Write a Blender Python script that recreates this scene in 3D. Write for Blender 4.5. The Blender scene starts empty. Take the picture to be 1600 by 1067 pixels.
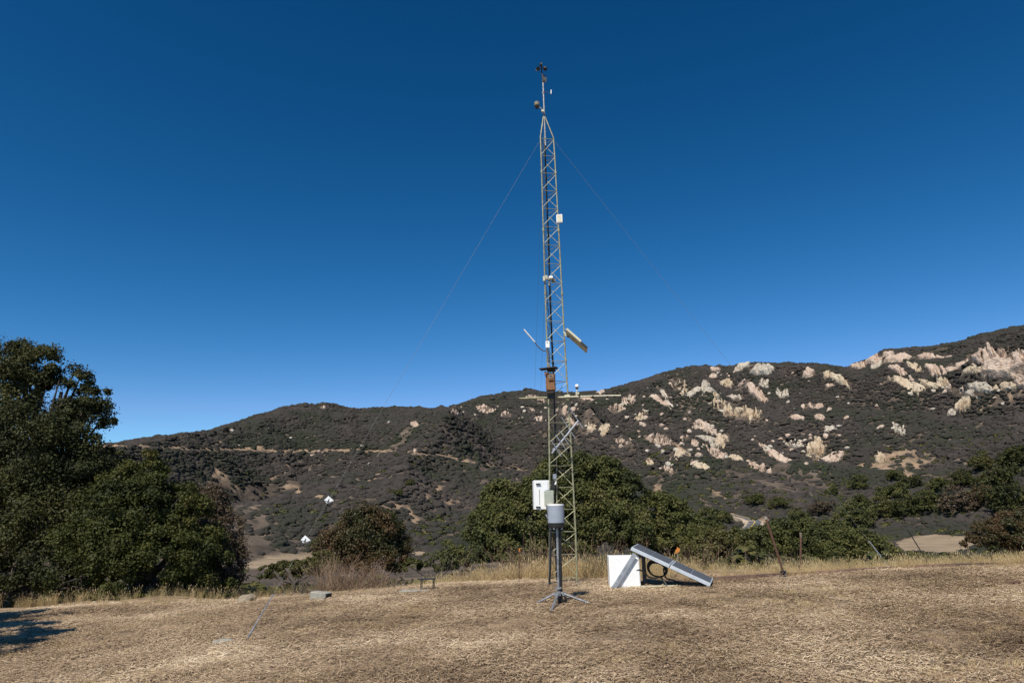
import bpy, math, random
import numpy as np
from mathutils import Vector, Matrix
random.seed(7); rng = np.random.default_rng(11)
R = math.radians
scene = bpy.context.scene
COL = scene.collection

# ------------------------------------------------------------ camera, sky, sun, exposure
CAM = Vector((0, 0, 1.2)); PITCH = 14.0; ROLL = -1.1; FPX = 1066.7
cam = bpy.data.cameras.new('camera'); cam.lens = 24; cam.sensor_width = 36
cam.clip_start = 0.05; cam.clip_end = 20000
camo = bpy.data.objects.new('camera', cam); COL.objects.link(camo)
RM = Matrix.Rotation(R(90 + PITCH), 3, 'X') @ Matrix.Rotation(R(ROLL), 3, 'Z')
camo.matrix_world = Matrix.Translation(CAM) @ RM.to_4x4()
scene.camera = camo
SUN_EL, SUN_AZ = 51.0, 204.0      # azimuth measured clockwise from +Y: behind the camera, a little to the left
w = bpy.data.worlds.new('World'); scene.world = w; w.use_nodes = True
nt = w.node_tree; bg = nt.nodes['Background']
sky = nt.nodes.new('ShaderNodeTexSky'); sky.sky_type = 'NISHITA'; sky.sun_disc = False
sky.sun_elevation = R(SUN_EL); sky.sun_rotation = R(SUN_AZ)
sky.altitude = 900; sky.air_density = 0.85; sky.dust_density = 0.1; sky.ozone_density = 4.0
gam = nt.nodes.new('ShaderNodeGamma'); gam.inputs[1].default_value = 1.15
mulc = nt.nodes.new('ShaderNodeMixRGB'); mulc.blend_type = 'MULTIPLY'; mulc.inputs[0].default_value = 1
mulc.inputs[2].default_value = (0.66, 0.94, 1.0, 1)
nt.links.new(sky.outputs[0], gam.inputs[0]); nt.links.new(gam.outputs[0], mulc.inputs[1])
# the deep polarised blue: one response curve per colour channel over the whole sky
sep = nt.nodes.new('ShaderNodeSeparateColor'); com = nt.nodes.new('ShaderNodeCombineColor'); nt.links.new(mulc.outputs[0], sep.inputs[0])
for i_, (a_, p_) in enumerate(((.575, 2.5), (.690, 1.31), (.728, 1.22))):
    pw = nt.nodes.new('ShaderNodeMath'); pw.operation = 'POWER'; pw.inputs[1].default_value = p_
    ml = nt.nodes.new('ShaderNodeMath'); ml.operation = 'MULTIPLY'; ml.inputs[1].default_value = a_
    mn = nt.nodes.new('ShaderNodeMath'); mn.operation = 'MINIMUM'; up_ = nt.nodes.new('ShaderNodeMath'); up_.operation = 'MULTIPLY'; up_.inputs[1].default_value = 1.25
    nt.links.new(sep.outputs[i_], pw.inputs[0]); nt.links.new(pw.outputs[0], ml.inputs[0]); nt.links.new(sep.outputs[i_], up_.inputs[0])
    nt.links.new(ml.outputs[0], mn.inputs[0]); nt.links.new(up_.outputs[0], mn.inputs[1]); nt.links.new(mn.outputs[0], com.inputs[i_])
nt.links.new(com.outputs[0], bg.inputs[0]); bg.inputs[1].default_value = 0.08
sl = bpy.data.lights.new('sun', 'SUN'); sl.energy = 4.9; sl.angle = R(0.53); sl.color = (1.0, 0.94, 0.84)
so = bpy.data.objects.new('sun', sl); COL.objects.link(so)
sd = Vector((math.sin(R(SUN_AZ)) * math.cos(R(SUN_EL)), math.cos(R(SUN_AZ)) * math.cos(R(SUN_EL)), math.sin(R(SUN_EL))))
so.rotation_euler = sd.to_track_quat('Z', 'Y').to_euler(); so.location = (0, -20, 40)
scene.view_settings.view_transform = 'Standard'; scene.view_settings.look = 'None'
scene.view_settings.exposure = 0.1; scene.view_settings.gamma = 1
scene.render.engine = 'CYCLES'

# ------------------------------------------------------------ noise and the lie of the land
RMn = np.array(RM)
def ray(u, v):
    u = np.asarray(u, float); v = np.asarray(v, float)
    d = np.stack([(u - 800) / FPX, (533.5 - v) / FPX, -np.ones_like(u)], -1)
    return d @ RMn.T
def px(u, v, Y):
    d = ray(u, v); t = Y / d[1]
    return Vector((d[0] * t, Y, CAM.z + d[2] * t))
def proj(x, y, z):
    p = np.stack([x, y, z - CAM.z], -1) @ RMn
    return 800 - FPX * p[..., 0] / p[..., 2], 533.5 + FPX * p[..., 1] / p[..., 2]
def h2(ix, iy, s=0):
    n = (ix * 374761393 + iy * 668265263 + s * 2147483647) & 0xffffffff
    n = ((n ^ (n >> 13)) * 1274126177) & 0xffffffff
    return ((n ^ (n >> 16)) & 0xffff) / 65535.0
def vn(x, y, s=0):
    x = np.asarray(x, float); y = np.asarray(y, float)
    ix = np.floor(x).astype(np.int64); iy = np.floor(y).astype(np.int64)
    fx = x - ix; fy = y - iy; fx = fx * fx * (3 - 2 * fx); fy = fy * fy * (3 - 2 * fy)
    a = h2(ix, iy, s); b = h2(ix + 1, iy, s); c = h2(ix, iy + 1, s); d = h2(ix + 1, iy + 1, s)
    return (a + (b - a) * fx) * (1 - fy) + (c + (d - c) * fx) * fy
def fbm(x, y, o=4, s=0):
    r = 0; a = .5; t = 0
    for k in range(o):
        r = r + a * vn(x, y, s + k); t += a; a *= .5; x = x * 2.03 + 5.2; y = y * 2.03 + 1.7
    return r / t
def vn3(p, s=0):
    z = p[..., 2] ; iz = np.floor(z).astype(np.int64); fz = z - iz; fz = fz * fz * (3 - 2 * fz)
    def lay(k):
        x, y = p[..., 0], p[..., 1]
        ix = np.floor(x).astype(np.int64); iy = np.floor(y).astype(np.int64)
        fx = x - ix; fy = y - iy; fx = fx * fx * (3 - 2 * fx); fy = fy * fy * (3 - 2 * fy)
        q = k * 7919
        a = h2(ix + q, iy, s); b = h2(ix + 1 + q, iy, s); c = h2(ix + q, iy + 1, s); d = h2(ix + 1 + q, iy + 1, s)
        return (a + (b - a) * fx) * (1 - fy) + (c + (d - c) * fx) * fy
    return lay(iz) * (1 - fz) + lay(iz + 1) * fz
def sst(a, b, x):
    t = np.clip((x - a) / (b - a), 0, 1); return t * t * (3 - 2 * t)

RIDGE = [(-900, 800), (-400, 770), (0, 722), (180, 694), (240, 684), (330, 673), (370, 661), (400, 649), (440, 638), (470, 633), (505, 628), (530, 633),
         (560, 638), (620, 637), (680, 637), (720, 631), (745, 622), (790, 613), (830, 608), (880, 614), (935, 611), (980, 601), (1030, 583),
         (1060, 576), (1100, 570), (1130, 572), (1180, 566), (1260, 567), (1320, 574), (1350, 564), (1382, 546), (1430, 543), (1470, 540), (1530, 524),
         (1600, 507), (1750, 470), (2100, 450), (2700, 480)]
_d = ray([p[0] for p in RIDGE], [p[1] for p in RIDGE])
RPHI = np.arctan2(_d[:, 0], _d[:, 1]); RTAN = _d[:, 2] / np.hypot(_d[:, 0], _d[:, 1])
_k = ray([-600, 0, 300, 500, 700, 900, 1150, 1320, 1400, 1600, 2200], [700] * 11)
KPHI = np.arctan2(_k[:, 0], _k[:, 1])
RDIST = [620, 600, 620, 680, 740, 800, 860, 830, 900, 960, 1000]
FOOT = [150, 160, 165, 175, 190, 205, 235, 230, 225, 205, 190]
VAL = -8.0
def height(x, y):
    x = np.asarray(x, float); y = np.asarray(y, float)
    ax = np.interp(x, [-40, -20, -12, -6, -2, 0, 5, 10, 20, 60], [-1.2, -.62, -.33, -.20, -.05, 0, .03, .19, .36, .8])
    s = np.interp(y, [-60, -10, 0, 10.5, 12, 14, 17, 26, 60, 90], [-1.6, -.62, -.30, 0, .01, -.10, -.5, -1.6, -5.4, -8.2])
    cr = 1.1 * (fbm(x * .25, y * .25 + 3, 2, 4) - .5) * sst(11, 20, y)
    z = ax * (1 - sst(25, 80, y)) + s + cr
    near = 1 - sst(18, 60, np.hypot(x, y))
    z = z + near * ((fbm(x * .45, y * .45, 3, 9) - .5) * .12 + (fbm(x * 2.2, y * 2.2, 3, 19) - .5) * .035)
    # dip in front of the brush at the left, behind the crest of the field
    z = z - .35 * np.exp(-(((x + 4.6) / 1.5) ** 2 + ((y - 15.2) / 1.5) ** 2))
    z = np.maximum(z, VAL)
    r = np.hypot(x, y); phi = np.arctan2(x, y)
    Rr = np.interp(phi, KPHI, RDIST); F = np.interp(phi, KPHI, FOOT)
    tr = np.interp(phi, RPHI, RTAN); hr = CAM.z + Rr * tr
    t = (r - F) / (Rr - F); tc = np.clip(t, 0, 1)
    prof = (.35 * tc + .65 * tc ** 1.25) * (1 - .0 * tc)
    hill = (hr - VAL) * prof
    env = np.sin(np.pi * np.clip(tc, 0, 1)) ** .8
    wx = x + 60 * (fbm(x / 140, y / 140, 2, 40) - .5); wy = y + 60 * (fbm(x / 140, y / 140, 2, 50) - .5)
    rid = 1 - np.abs(2 * fbm(wx / 120 + wy / 420, wy / 330, 2, 60) - 1) * 1.9
    hill = hill + env * (34 * (rid - .55) + 14 * (fbm(x / 45, y / 70, 3, 70) - .5) * 2)
    # the long diagonal spur on the left slope and two smaller ones
    for (sx0, sy0, sx1, sy1, wd_s, am_s) in ((-70, 190, -25, 430, 38, 15), (-150, 260, -190, 400, 34, 6), (20, 330, 60, 560, 34, 14), (150, 300, 240, 640, 50, 18), (330, 300, 420, 640, 50, 18)):
        tt_ = np.clip(((x - sx0) * (sx1 - sx0) + (y - sy0) * (sy1 - sy0)) / ((sx1 - sx0) ** 2 + (sy1 - sy0) ** 2), 0, 1)
        hill = hill + env * am_s * np.exp(-((x - sx0 - tt_ * (sx1 - sx0)) ** 2 + (y - sy0 - tt_ * (sy1 - sy0)) ** 2) / wd_s ** 2)
    hill = np.where(t < 1.0, np.minimum(hill, CAM.z - z + r * tr * (.995 - .05 * (1 - tc)) - .4), hill)
    back = np.where(t > 1, (r - Rr) * .42, 0)
    ok = (y > 20)
    hill = np.where(ok & (t > 0), hill - back, 0)
    hill = hill + np.where(ok & (t > 0), sst(.0, .15, tc) * ((fbm(x / 11, y / 11, 3, 80) - .5) * 5.0), 0)
    return np.where(t > 0, np.maximum(VAL - 30, z + np.where(t > 1.3, hill, np.maximum(hill, 0))), z)
def G(u, v, lo=3.0, hi=1100.0, n=2600):
    """where the view through that point of the photograph meets the land"""
    d = ray(u, v); d = d / math.hypot(d[0], d[1])
    t = np.geomspace(lo, hi, n); hh = height(d[0] * t, d[1] * t); zz = CAM.z + d[2] * t
    k = np.nonzero(zz < hh)[0]
    if len(k) == 0:
        if hi > 60: return None
        j = int(np.argmin((zz - hh) / t)); return Vector((d[0] * t[j], d[1] * t[j], float(hh[j])))   # grazes the crest
    k = max(k[0], 1)
    f = (zz[k-1] - hh[k-1]) / ((zz[k-1] - hh[k-1]) - (zz[k] - hh[k]) + 1e-9)
    tt = t[k-1] + (t[k] - t[k-1]) * min(max(f, 0), 1)
    return Vector((d[0] * tt, d[1] * tt, float(height(d[0] * tt, d[1] * tt))))
def gz(x, y): return float(height(x, y))

# ------------------------------------------------------------ materials
def mat(name, base, base2=None, scale=5, rough=.7, metal=0, bump=0, bscale=40, detail=4, lo=.35, hi=.65, spec=.5, obj=True):
    m = bpy.data.materials.new(name); m.use_nodes = True; n = m.node_tree.nodes; l = m.node_tree.links
    b = n['Principled BSDF']; b.inputs['Roughness'].default_value = rough; b.inputs['Metallic'].default_value = metal
    b.inputs['Specular IOR Level'].default_value = spec
    g = n.new('ShaderNodeNewGeometry')
    if base2 is None: base2 = tuple(c * .8 for c in base)
    t = n.new('ShaderNodeTexNoise'); t.inputs['Scale'].default_value = scale; t.inputs['Detail'].default_value = detail
    l.new(g.outputs['Position'], t.inputs['Vector'])
    r = n.new('ShaderNodeValToRGB'); r.color_ramp.elements[0].position = lo; r.color_ramp.elements[1].position = hi
    r.color_ramp.elements[0].color = (*base2, 1); r.color_ramp.elements[1].color = (*base, 1)
    l.new(t.outputs[0], r.inputs[0]); l.new(r.outputs[0], b.inputs['Base Color'])
    if bump:
        t2 = n.new('ShaderNodeTexNoise'); t2.inputs['Scale'].default_value = bscale; t2.inputs['Detail'].default_value = 5
        l.new(g.outputs['Position'], t2.inputs['Vector'])
        bp = n.new('ShaderNodeBump'); bp.inputs['Strength'].default_value = bump; bp.inputs['Distance'].default_value = 1 / bscale
        l.new(t2.outputs[0], bp.inputs['Height']); l.new(bp.outputs[0], b.inputs['Normal'])
    return m
def leafmat(name, cols, big=.6, rough=.55, trans=.25):
    """foliage: colour runs along a ramp by a per-leaf random value and a slow noise"""
    m = bpy.data.materials.new(name); m.use_nodes = True; n = m.node_tree.nodes; l = m.node_tree.links
    b = n['Principled BSDF']; b.inputs['Roughness'].default_value = rough; b.inputs['Specular IOR Level'].default_value = .35
    a = n.new('ShaderNodeAttribute'); a.attribute_name = 'rnd'
    g = n.new('ShaderNodeNewGeometry'); t = n.new('ShaderNodeTexNoise'); t.inputs['Scale'].default_value = big; t.inputs['Detail'].default_value = 3
    l.new(g.outputs['Position'], t.inputs['Vector'])
    mx = n.new('ShaderNodeMath'); mx.operation = 'MULTIPLY_ADD'; mx.inputs[1].default_value = .45
    l.new(a.outputs['Fac'], mx.inputs[0])
    m2 = n.new('ShaderNodeMath'); m2.operation = 'MULTIPLY_ADD'; m2.inputs[1].default_value = 1.5; m2.inputs[2].default_value = -.48
    l.new(t.outputs[0], m2.inputs[0]); l.new(m2.outputs[0], mx.inputs[2])
    r = n.new('ShaderNodeValToRGB'); cr = r.color_ramp
    while len(cr.elements) < len(cols): cr.elements.new(.5)
    for i, c in enumerate(cols): cr.elements[i].position = i / (len(cols) - 1); cr.elements[i].color = (*c, 1)
    l.new(mx.outputs[0], r.inputs[0]); l.new(r.outputs[0], b.inputs['Base Color'])
    if trans:
        tr = n.new('ShaderNodeBsdfTranslucent'); l.new(r.outputs[0], tr.inputs[0]); ms = n.new('ShaderNodeMixShader'); ms.inputs[0].default_value = trans
        l.new(b.outputs[0], ms.inputs[1]); l.new(tr.outputs[0], ms.inputs[2]); l.new(ms.outputs[0], n['Material Output'].inputs[0])
    return m
def rampmat(name, layers, rough=.9, bumps=(), attr=None):
    """layers: list of (noise scale, detail, lo, hi, colour) mixed one over the other; attr: (attribute, colourA, colourB, scale) laid last"""
    m = bpy.data.materials.new(name); m.use_nodes = True; n = m.node_tree.nodes; l = m.node_tree.links
    b = n['Principled BSDF']; b.inputs['Roughness'].default_value = rough; b.inputs['Specular IOR Level'].default_value = .15
    g = n.new('ShaderNodeNewGeometry'); cur = None
    def noise(sc, det, st=None):
        t = n.new('ShaderNodeTexNoise'); t.inputs['Scale'].default_value = sc; t.inputs['Detail'].default_value = det
        if st:
            mp = n.new('ShaderNodeMapping'); mp.inputs['Scale'].default_value = st
            l.new(g.outputs['Position'], mp.inputs[0]); l.new(mp.outputs[0], t.inputs['Vector'])
        else: l.new(g.outputs['Position'], t.inputs['Vector'])
        return t.outputs[0]
    def mix(fac, c1, c2):
        x = n.new('ShaderNodeMixRGB'); l.new(fac, x.inputs[0])
        for i, c in ((1, c1), (2, c2)):
            if isinstance(c, tuple): x.inputs[i].default_value = (*c, 1)
            else: l.new(c, x.inputs[i])
        return x.outputs[0]
    for (sc, det, lo, hi, c, *st) in layers:
        if cur is None: cur = c; continue
        mr = n.new('ShaderNodeMapRange'); mr.inputs[1].default_value = lo; mr.inputs[2].default_value = hi
        l.new(noise(sc, det, st[0] if st else None), mr.inputs[0]); cur = mix(mr.outputs[0], cur, c)
    if attr:
        for (an, ca, cb, sc) in attr:
            a = n.new('ShaderNodeAttribute'); a.attribute_name = an
            mr = n.new('ShaderNodeMapRange'); mr.inputs[1].default_value = .38; mr.inputs[2].default_value = .62; l.new(noise(sc, 4), mr.inputs[0])
            cc = mix(mr.outputs[0], ca, cb); cur = mix(a.outputs['Fac'], cur, cc)
    l.new(cur, b.inputs['Base Color'])
    nrm = None
    for (sc, st, dist) in bumps:
        bp = n.new('ShaderNodeBump'); bp.inputs['Strength'].default_value = st; bp.inputs['Distance'].default_value = dist
        l.new(noise(sc, 6), bp.inputs['Height'])
        if nrm: l.new(nrm, bp.inputs['Normal'])
        nrm = bp.outputs[0]
    if nrm: l.new(nrm, b.inputs['Normal'])
    return m
M = {}
M['tower'] = mat('galvanised_steel', (.36, .35, .21), (.22, .20, .12), 14, .5, .25, .1, 60)
M['galv'] = mat('bright_galvanised', (.38, .38, .38), (.20, .20, .21), 24, .38, .45)
M['alu'] = mat('aluminium', (.5, .52, .55), (.36, .38, .41), 12, .45, .6)
M['white'] = mat('white_paint', (.86, .85, .82), (.80, .79, .75), 9, .45)
M['white2'] = mat('white_powder_coat', (.86, .85, .83), (.80, .79, .77), 7, .4)
M['cream'] = mat('cream_plastic', (.62, .58, .42), (.5, .46, .32), 22, .5)
M['greybox'] = mat('grey_green_plastic', (.40, .42, .34), (.33, .35, .28), 16, .5)
M['gauge'] = mat('grey_enamel', (.33, .36, .41), (.27, .30, .35), 5, .4)
M['black'] = mat('black_rubber', (.012, .012, .013), (.02, .018, .016), 20, .55)
M['dark'] = mat('dark_metal', (.035, .033, .03), (.02, .02, .02), 30, .5, .3)
M['wood'] = mat('weathered_cedar', (.28, .13, .055), (.14, .065, .03), 30, .8, 0, .4, 90, 8)
M['woodgrey'] = mat('grey_wood', (.24, .19, .14), (.13, .10, .075), 35, .85, 0, .4, 90, 8)
M['rooffelt'] = mat('dark_roofing', (.035, .03, .026), (.05, .042, .035), 25, .9, 0, .3, 60)
M['rust'] = mat('rusty_steel', (.13, .06, .035), (.07, .035, .022), 30, .85, 0, .5, 90)
M['concrete'] = mat('concrete', (.36, .34, .28), (.25, .235, .2), 14, .9, 0, .5, 60)
M['stone'] = mat('field_stone', (.30, .24, .17), (.2, .16, .11), 14, .9, 0, .5, 40)
M['orange'] = mat('orange_tape', (.62, .24, .04), (.5, .17, .03), 20, .5)
M['flag'] = mat('white_flag', (.82, .83, .82), (.7, .72, .72), 20, .6)
M['wire'] = mat('guy_wire', (.20, .20, .20), (.13, .13, .13), 30, .7, .1)
M['frame'] = mat('anodised_frame', (.58, .62, .66), (.48, .52, .56), 9, .45, .15)
M['cells'] = mat('solar_cells', (.080, .084, .092), (.10, .105, .112), 60, .6, 0, 0, 40, 4, .35, .65, .25)
M['dull'] = mat('panel_backing', (.17, .165, .155), (.12, .115, .11), 10, .7)
M['edging'] = mat('brown_timber', (.23, .145, .095), (.15, .09, .06), 12, .9, 0, .4, 50)
M['red'] = mat('dark_red_plastic', (.10, .018, .012), (.05, .012, .01), 20, .7)
M['bark'] = mat('oak_bark', (.10, .08, .06), (.05, .04, .03), 9, .95, 0, .6, 30)
M['twig'] = mat('dry_twigs', (.30, .20, .12), (.17, .11, .075), 3, .9)
M['twiggrey'] = mat('grey_twigs', (.20, .165, .14), (.12, .10, .085), 3, .9)
M['oak'] = leafmat('oak_leaves', [(.010, .013, .004), (.021, .026, .006), (.040, .044, .009), (.070, .070, .014), (.12, .095, .040)], .55, .7, .15)
M['oak2'] = leafmat('oak_leaves_bright', [(.010, .014, .003), (.022, .029, .005), (.042, .050, .007), (.076, .080, .013), (.13, .10, .028)], .7, .7, .2)
M['oakfar'] = leafmat('far_oak_leaves', [(.016, .020, .007), (.038, .045, .012), (.072, .078, .018), (.115, .110, .030), (.14, .11, .05)], .3, .75, .15)
M['olive'] = leafmat('olive_brush_leaves', [(.04, .045, .012), (.07, .075, .018), (.11, .10, .028), (.14, .11, .045)], .4)
M['brownleaf'] = leafmat('brown_brush_leaves', [(.045, .036, .024), (.08, .058, .035), (.12, .085, .052), (.155, .115, .075)], .9)
M['redleaf'] = leafmat('russet_brush_leaves', [(.030, .040, .012), (.055, .055, .018), (.10, .062, .026), (.14, .075, .035)], 1.0)
M['straw'] = leafmat('dry_straw', [(.28, .19, .095), (.46, .33, .16), (.62, .47, .24), (.76, .62, .36)], .8, .7, .25)
M['litter'] = leafmat('straw_litter', [(.10, .062, .036), (.27, .185, .11), (.50, .37, .235), (.86, .71, .49)], .5, .8, 0)
M['chap'] = leafmat('chaparral_leaves', [(.017, .022, .010), (.027, .029, .018), (.036, .031, .025), (.050, .040, .035), (.076, .058, .043)], .028, .95, 0)
M['ground'] = rampmat('dry_mown_field', [(0, 0, 0, 0, (.33, .23, .142)), (.7, 5, .42, .62, (.215, .148, .092)), (5, 6, .48, .68, (.39, .285, .18)),
    (28, 5, .5, .72, (.17, .115, .072)), (1.6, 4, .56, .68, (.17, .12, .072), (1, 2.2, 1)), (70, 4, .56, .72, (.56, .44, .29)), (.35, 3, .50, .64, (.20, .142, .094))],
    .95, ((7, .7, .06), (38, 1.0, .022)))
M['hill'] = rampmat('hill_soil', [(0, 0, 0, 0, (.085, .066, .050)), (.02, 5, .4, .62, (.12, .092, .070)), (.25, 5, .45, .65, (.055, .045, .035)), (.12, 6, .58, .70, (.19, .145, .11))],
    .95, ((.3, .6, 1.5),), attr=[('bare', (.33, .23, .15), (.22, .155, .10), .18), ('field', (.33, .25, .165), (.25, .19, .125), .15)])
def rockmat(name, a, b, c):
    return rampmat(name, [(0, 0, 0, 0, a), (.10, 4, .4, .62, b), (.35, 6, .52, .66, c), (.5, 6, .62, .72, tuple(v * .45 for v in c), (2.2, 2.2, .7))], .95, ((.25, 1.0, 1.6), (1.1, .9, .6)))
M['rock_pink'] = rockmat('pink_sandstone', (.46, .34, .26), (.53, .42, .33), (.35, .25, .185))
M['rock_tan'] = rockmat('tan_sandstone', (.52, .43, .31), (.44, .33, .22), (.35, .27, .19))
M['rock_grey'] = rockmat('grey_sandstone', (.46, .40, .32), (.52, .455, .37), (.31, .265, .21))
M['asphalt'] = mat('asphalt', (.11, .11, .115), (.08, .08, .085), 1, .9)
M['yellow'] = mat('road_paint_yellow', (.55, .38, .06), (.45, .3, .05), 3, .7)
M['shoulder'] = mat('pale_road_shoulder', (.42, .33, .24), (.33, .25, .18), .3, .95)

# ------------------------------------------------------------ mesh helpers
def tag(o, label=None, cat=None, group=None, kind=None):
    if label: o['label'] = label
    if cat: o['category'] = cat
    if group: o['group'] = group
    if kind: o['kind'] = kind
    return o
def empty(name, loc):
    o = bpy.data.objects.new(name, None); o.empty_display_size = .1; COL.objects.link(o); o.location = loc; return o
def link(name, me, m, parent=None, smooth=False):
    if m and not me.materials: me.materials.append(m)
    if smooth: me.polygons.foreach_set('use_smooth', [True] * len(me.polygons))
    o = bpy.data.objects.new(name, me); COL.objects.link(o)
    if parent: o.parent = parent
    return o
def npmesh(name, V, F, rnd=None):
    me = bpy.data.meshes.new(name); V = np.asarray(V, np.float32); F = np.asarray(F, np.int32); k = F.shape[1]
    me.vertices.add(len(V)); me.vertices.foreach_set('co', V.ravel())
    me.loops.add(F.size); me.loops.foreach_set('vertex_index', F.ravel())
    me.polygons.add(len(F)); me.polygons.foreach_set('loop_start', np.arange(0, F.size, k, dtype=np.int32))
    me.polygons.foreach_set('loop_total', np.full(len(F), k, np.int32))
    me.update(calc_edges=True)
    if rnd is not None:
        a = me.attributes.new('rnd', 'FLOAT', 'POINT'); a.data.foreach_set('value', np.asarray(rnd, np.float32))
    return me
def frame(d):
    d = Vector(d).normalized(); u = Vector((0, 0, 1)) if abs(d.z) < .95 else Vector((1, 0, 0))
    a = d.cross(u).normalized(); return d, a, d.cross(a).normalized()
class MB:
    def __init__(s): s.v = []; s.f = []
    def box(s, c, size, rot=None, bev=0):
        c = Vector(c); hx, hy, hz = [q / 2 for q in size]; rot = rot or Matrix.Identity(3); n = len(s.v)
        b = min(bev, hx * .4, hy * .4, hz * .4)
        if b <= 0:
            for z in (-hz, hz):
                for x, y in ((-hx, -hy), (hx, -hy), (hx, hy), (-hx, hy)): s.v.append(c + rot @ Vector((x, y, z)))
            s.f += [[n, n+3, n+2, n+1], [n+4, n+5, n+6, n+7]] + [[n+i, n+(i+1) % 4, n+4+(i+1) % 4, n+4+i] for i in range(4)]
        else:
            rings = [(hx-b, hy-b, -hz), (hx, hy, -hz+b), (hx, hy, hz-b), (hx-b, hy-b, hz)]
            for X, Y, z in rings:
                o = b * .6 if X == hx else 0
                for x, y in ((-X+o, -Y), (X-o, -Y), (X, -Y+o), (X, Y-o), (X-o, Y), (-X+o, Y), (-X, Y-o), (-X, -Y+o)): s.v.append(c + rot @ Vector((x, y, z)))
            s.f.append([n + 7 - i for i in range(8)]); s.f.append([n + 24 + i for i in range(8)])
            for r in range(3):
                for i in range(8): j = (i + 1) % 8; s.f.append([n+r*8+i, n+r*8+j, n+r*8+8+j, n+r*8+8+i])
        return s
    def tube(s, pts, r, seg=8, r2=None, cap=True):
        pts = [Vector(p) for p in pts]; n0 = len(s.v); m = len(pts); r2 = r if r2 is None else r2
        d, a, b = frame(pts[1] - pts[0])
        for i, p in enumerate(pts):
            t = (pts[min(i+1, m-1)] - pts[max(i-1, 0)]).normalized()
            a = (a - t * a.dot(t)).normalized(); b = t.cross(a); rr = r + (r2 - r) * i / max(m - 1, 1)
            for k in range(seg):
                g = 2 * math.pi * k / seg; s.v.append(p + (a * math.cos(g) + b * math.sin(g)) * rr)
        for i in range(m - 1):
            for k in range(seg):
                j = (k + 1) % seg; s.f.append([n0+i*seg+k, n0+i*seg+j, n0+(i+1)*seg+j, n0+(i+1)*seg+k])
        if cap: s.f.append([n0 + seg - 1 - k for k in range(seg)]); s.f.append([n0 + (m-1)*seg + k for k in range(seg)])
        return s
    def lathe(s, c, prof, seg=24, axis=(0, 0, 1)):
        c = Vector(c); d, a, b = frame(axis); n0 = len(s.v)
        for r, h in prof:
            for k in range(seg):
                g = 2 * math.pi * k / seg; s.v.append(c + d * h + (a * math.cos(g) + b * math.sin(g)) * max(r, 1e-4))
        for i in range(len(prof) - 1):
            for k in range(seg):
                j = (k + 1) % seg; s.f.append([n0+i*seg+k, n0+i*seg+j, n0+(i+1)*seg+j, n0+(i+1)*seg+k])
        s.f.append([n0 + seg - 1 - k for k in range(seg)]); s.f.append([n0 + (len(prof)-1)*seg + k for k in range(seg)])
        return s
    def poly(s, pts, thick, nrm):
        """a flat outline given its thickness"""
        nrm = Vector(nrm).normalized() * thick; n = len(s.v); m = len(pts)
        s.v += [Vector(p) for p in pts] + [Vector(p) + nrm for p in pts]
        s.f.append([n + m - 1 - i for i in range(m)]); s.f.append([n + m + i for i in range(m)])
        for i in range(m): j = (i + 1) % m; s.f.append([n+i, n+j, n+m+j, n+m+i])
        return s
    def build(s, name, m, parent=None, smooth=False, org=None):
        o = Vector(parent.location) if parent else (Vector(org) if org else Vector((0, 0, 0)))
        if parent and parent.parent: o = o + Vector(parent.parent.location)
        me = bpy.data.meshes.new(name); me.from_pydata([tuple(v - o) for v in s.v], [], s.f); me.update()
        ob = link(name, me, m, parent, False)
        if smooth:
            me.polygons.foreach_set('use_smooth', [len(p.vertices) <= 4 for p in me.polygons])
            me.set_sharp_from_angle(angle=R(38))
        if not parent and org: ob.location = o
        return ob
def rotz(a): return Matrix.Rotation(a, 3, 'Z')
def basis(xd, yd):
    x = Vector(xd).normalized(); y = (Vector(yd) - x * Vector(yd).dot(x)).normalized(); z = x.cross(y)
    return Matrix((x, y, z)).transposed()

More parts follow.
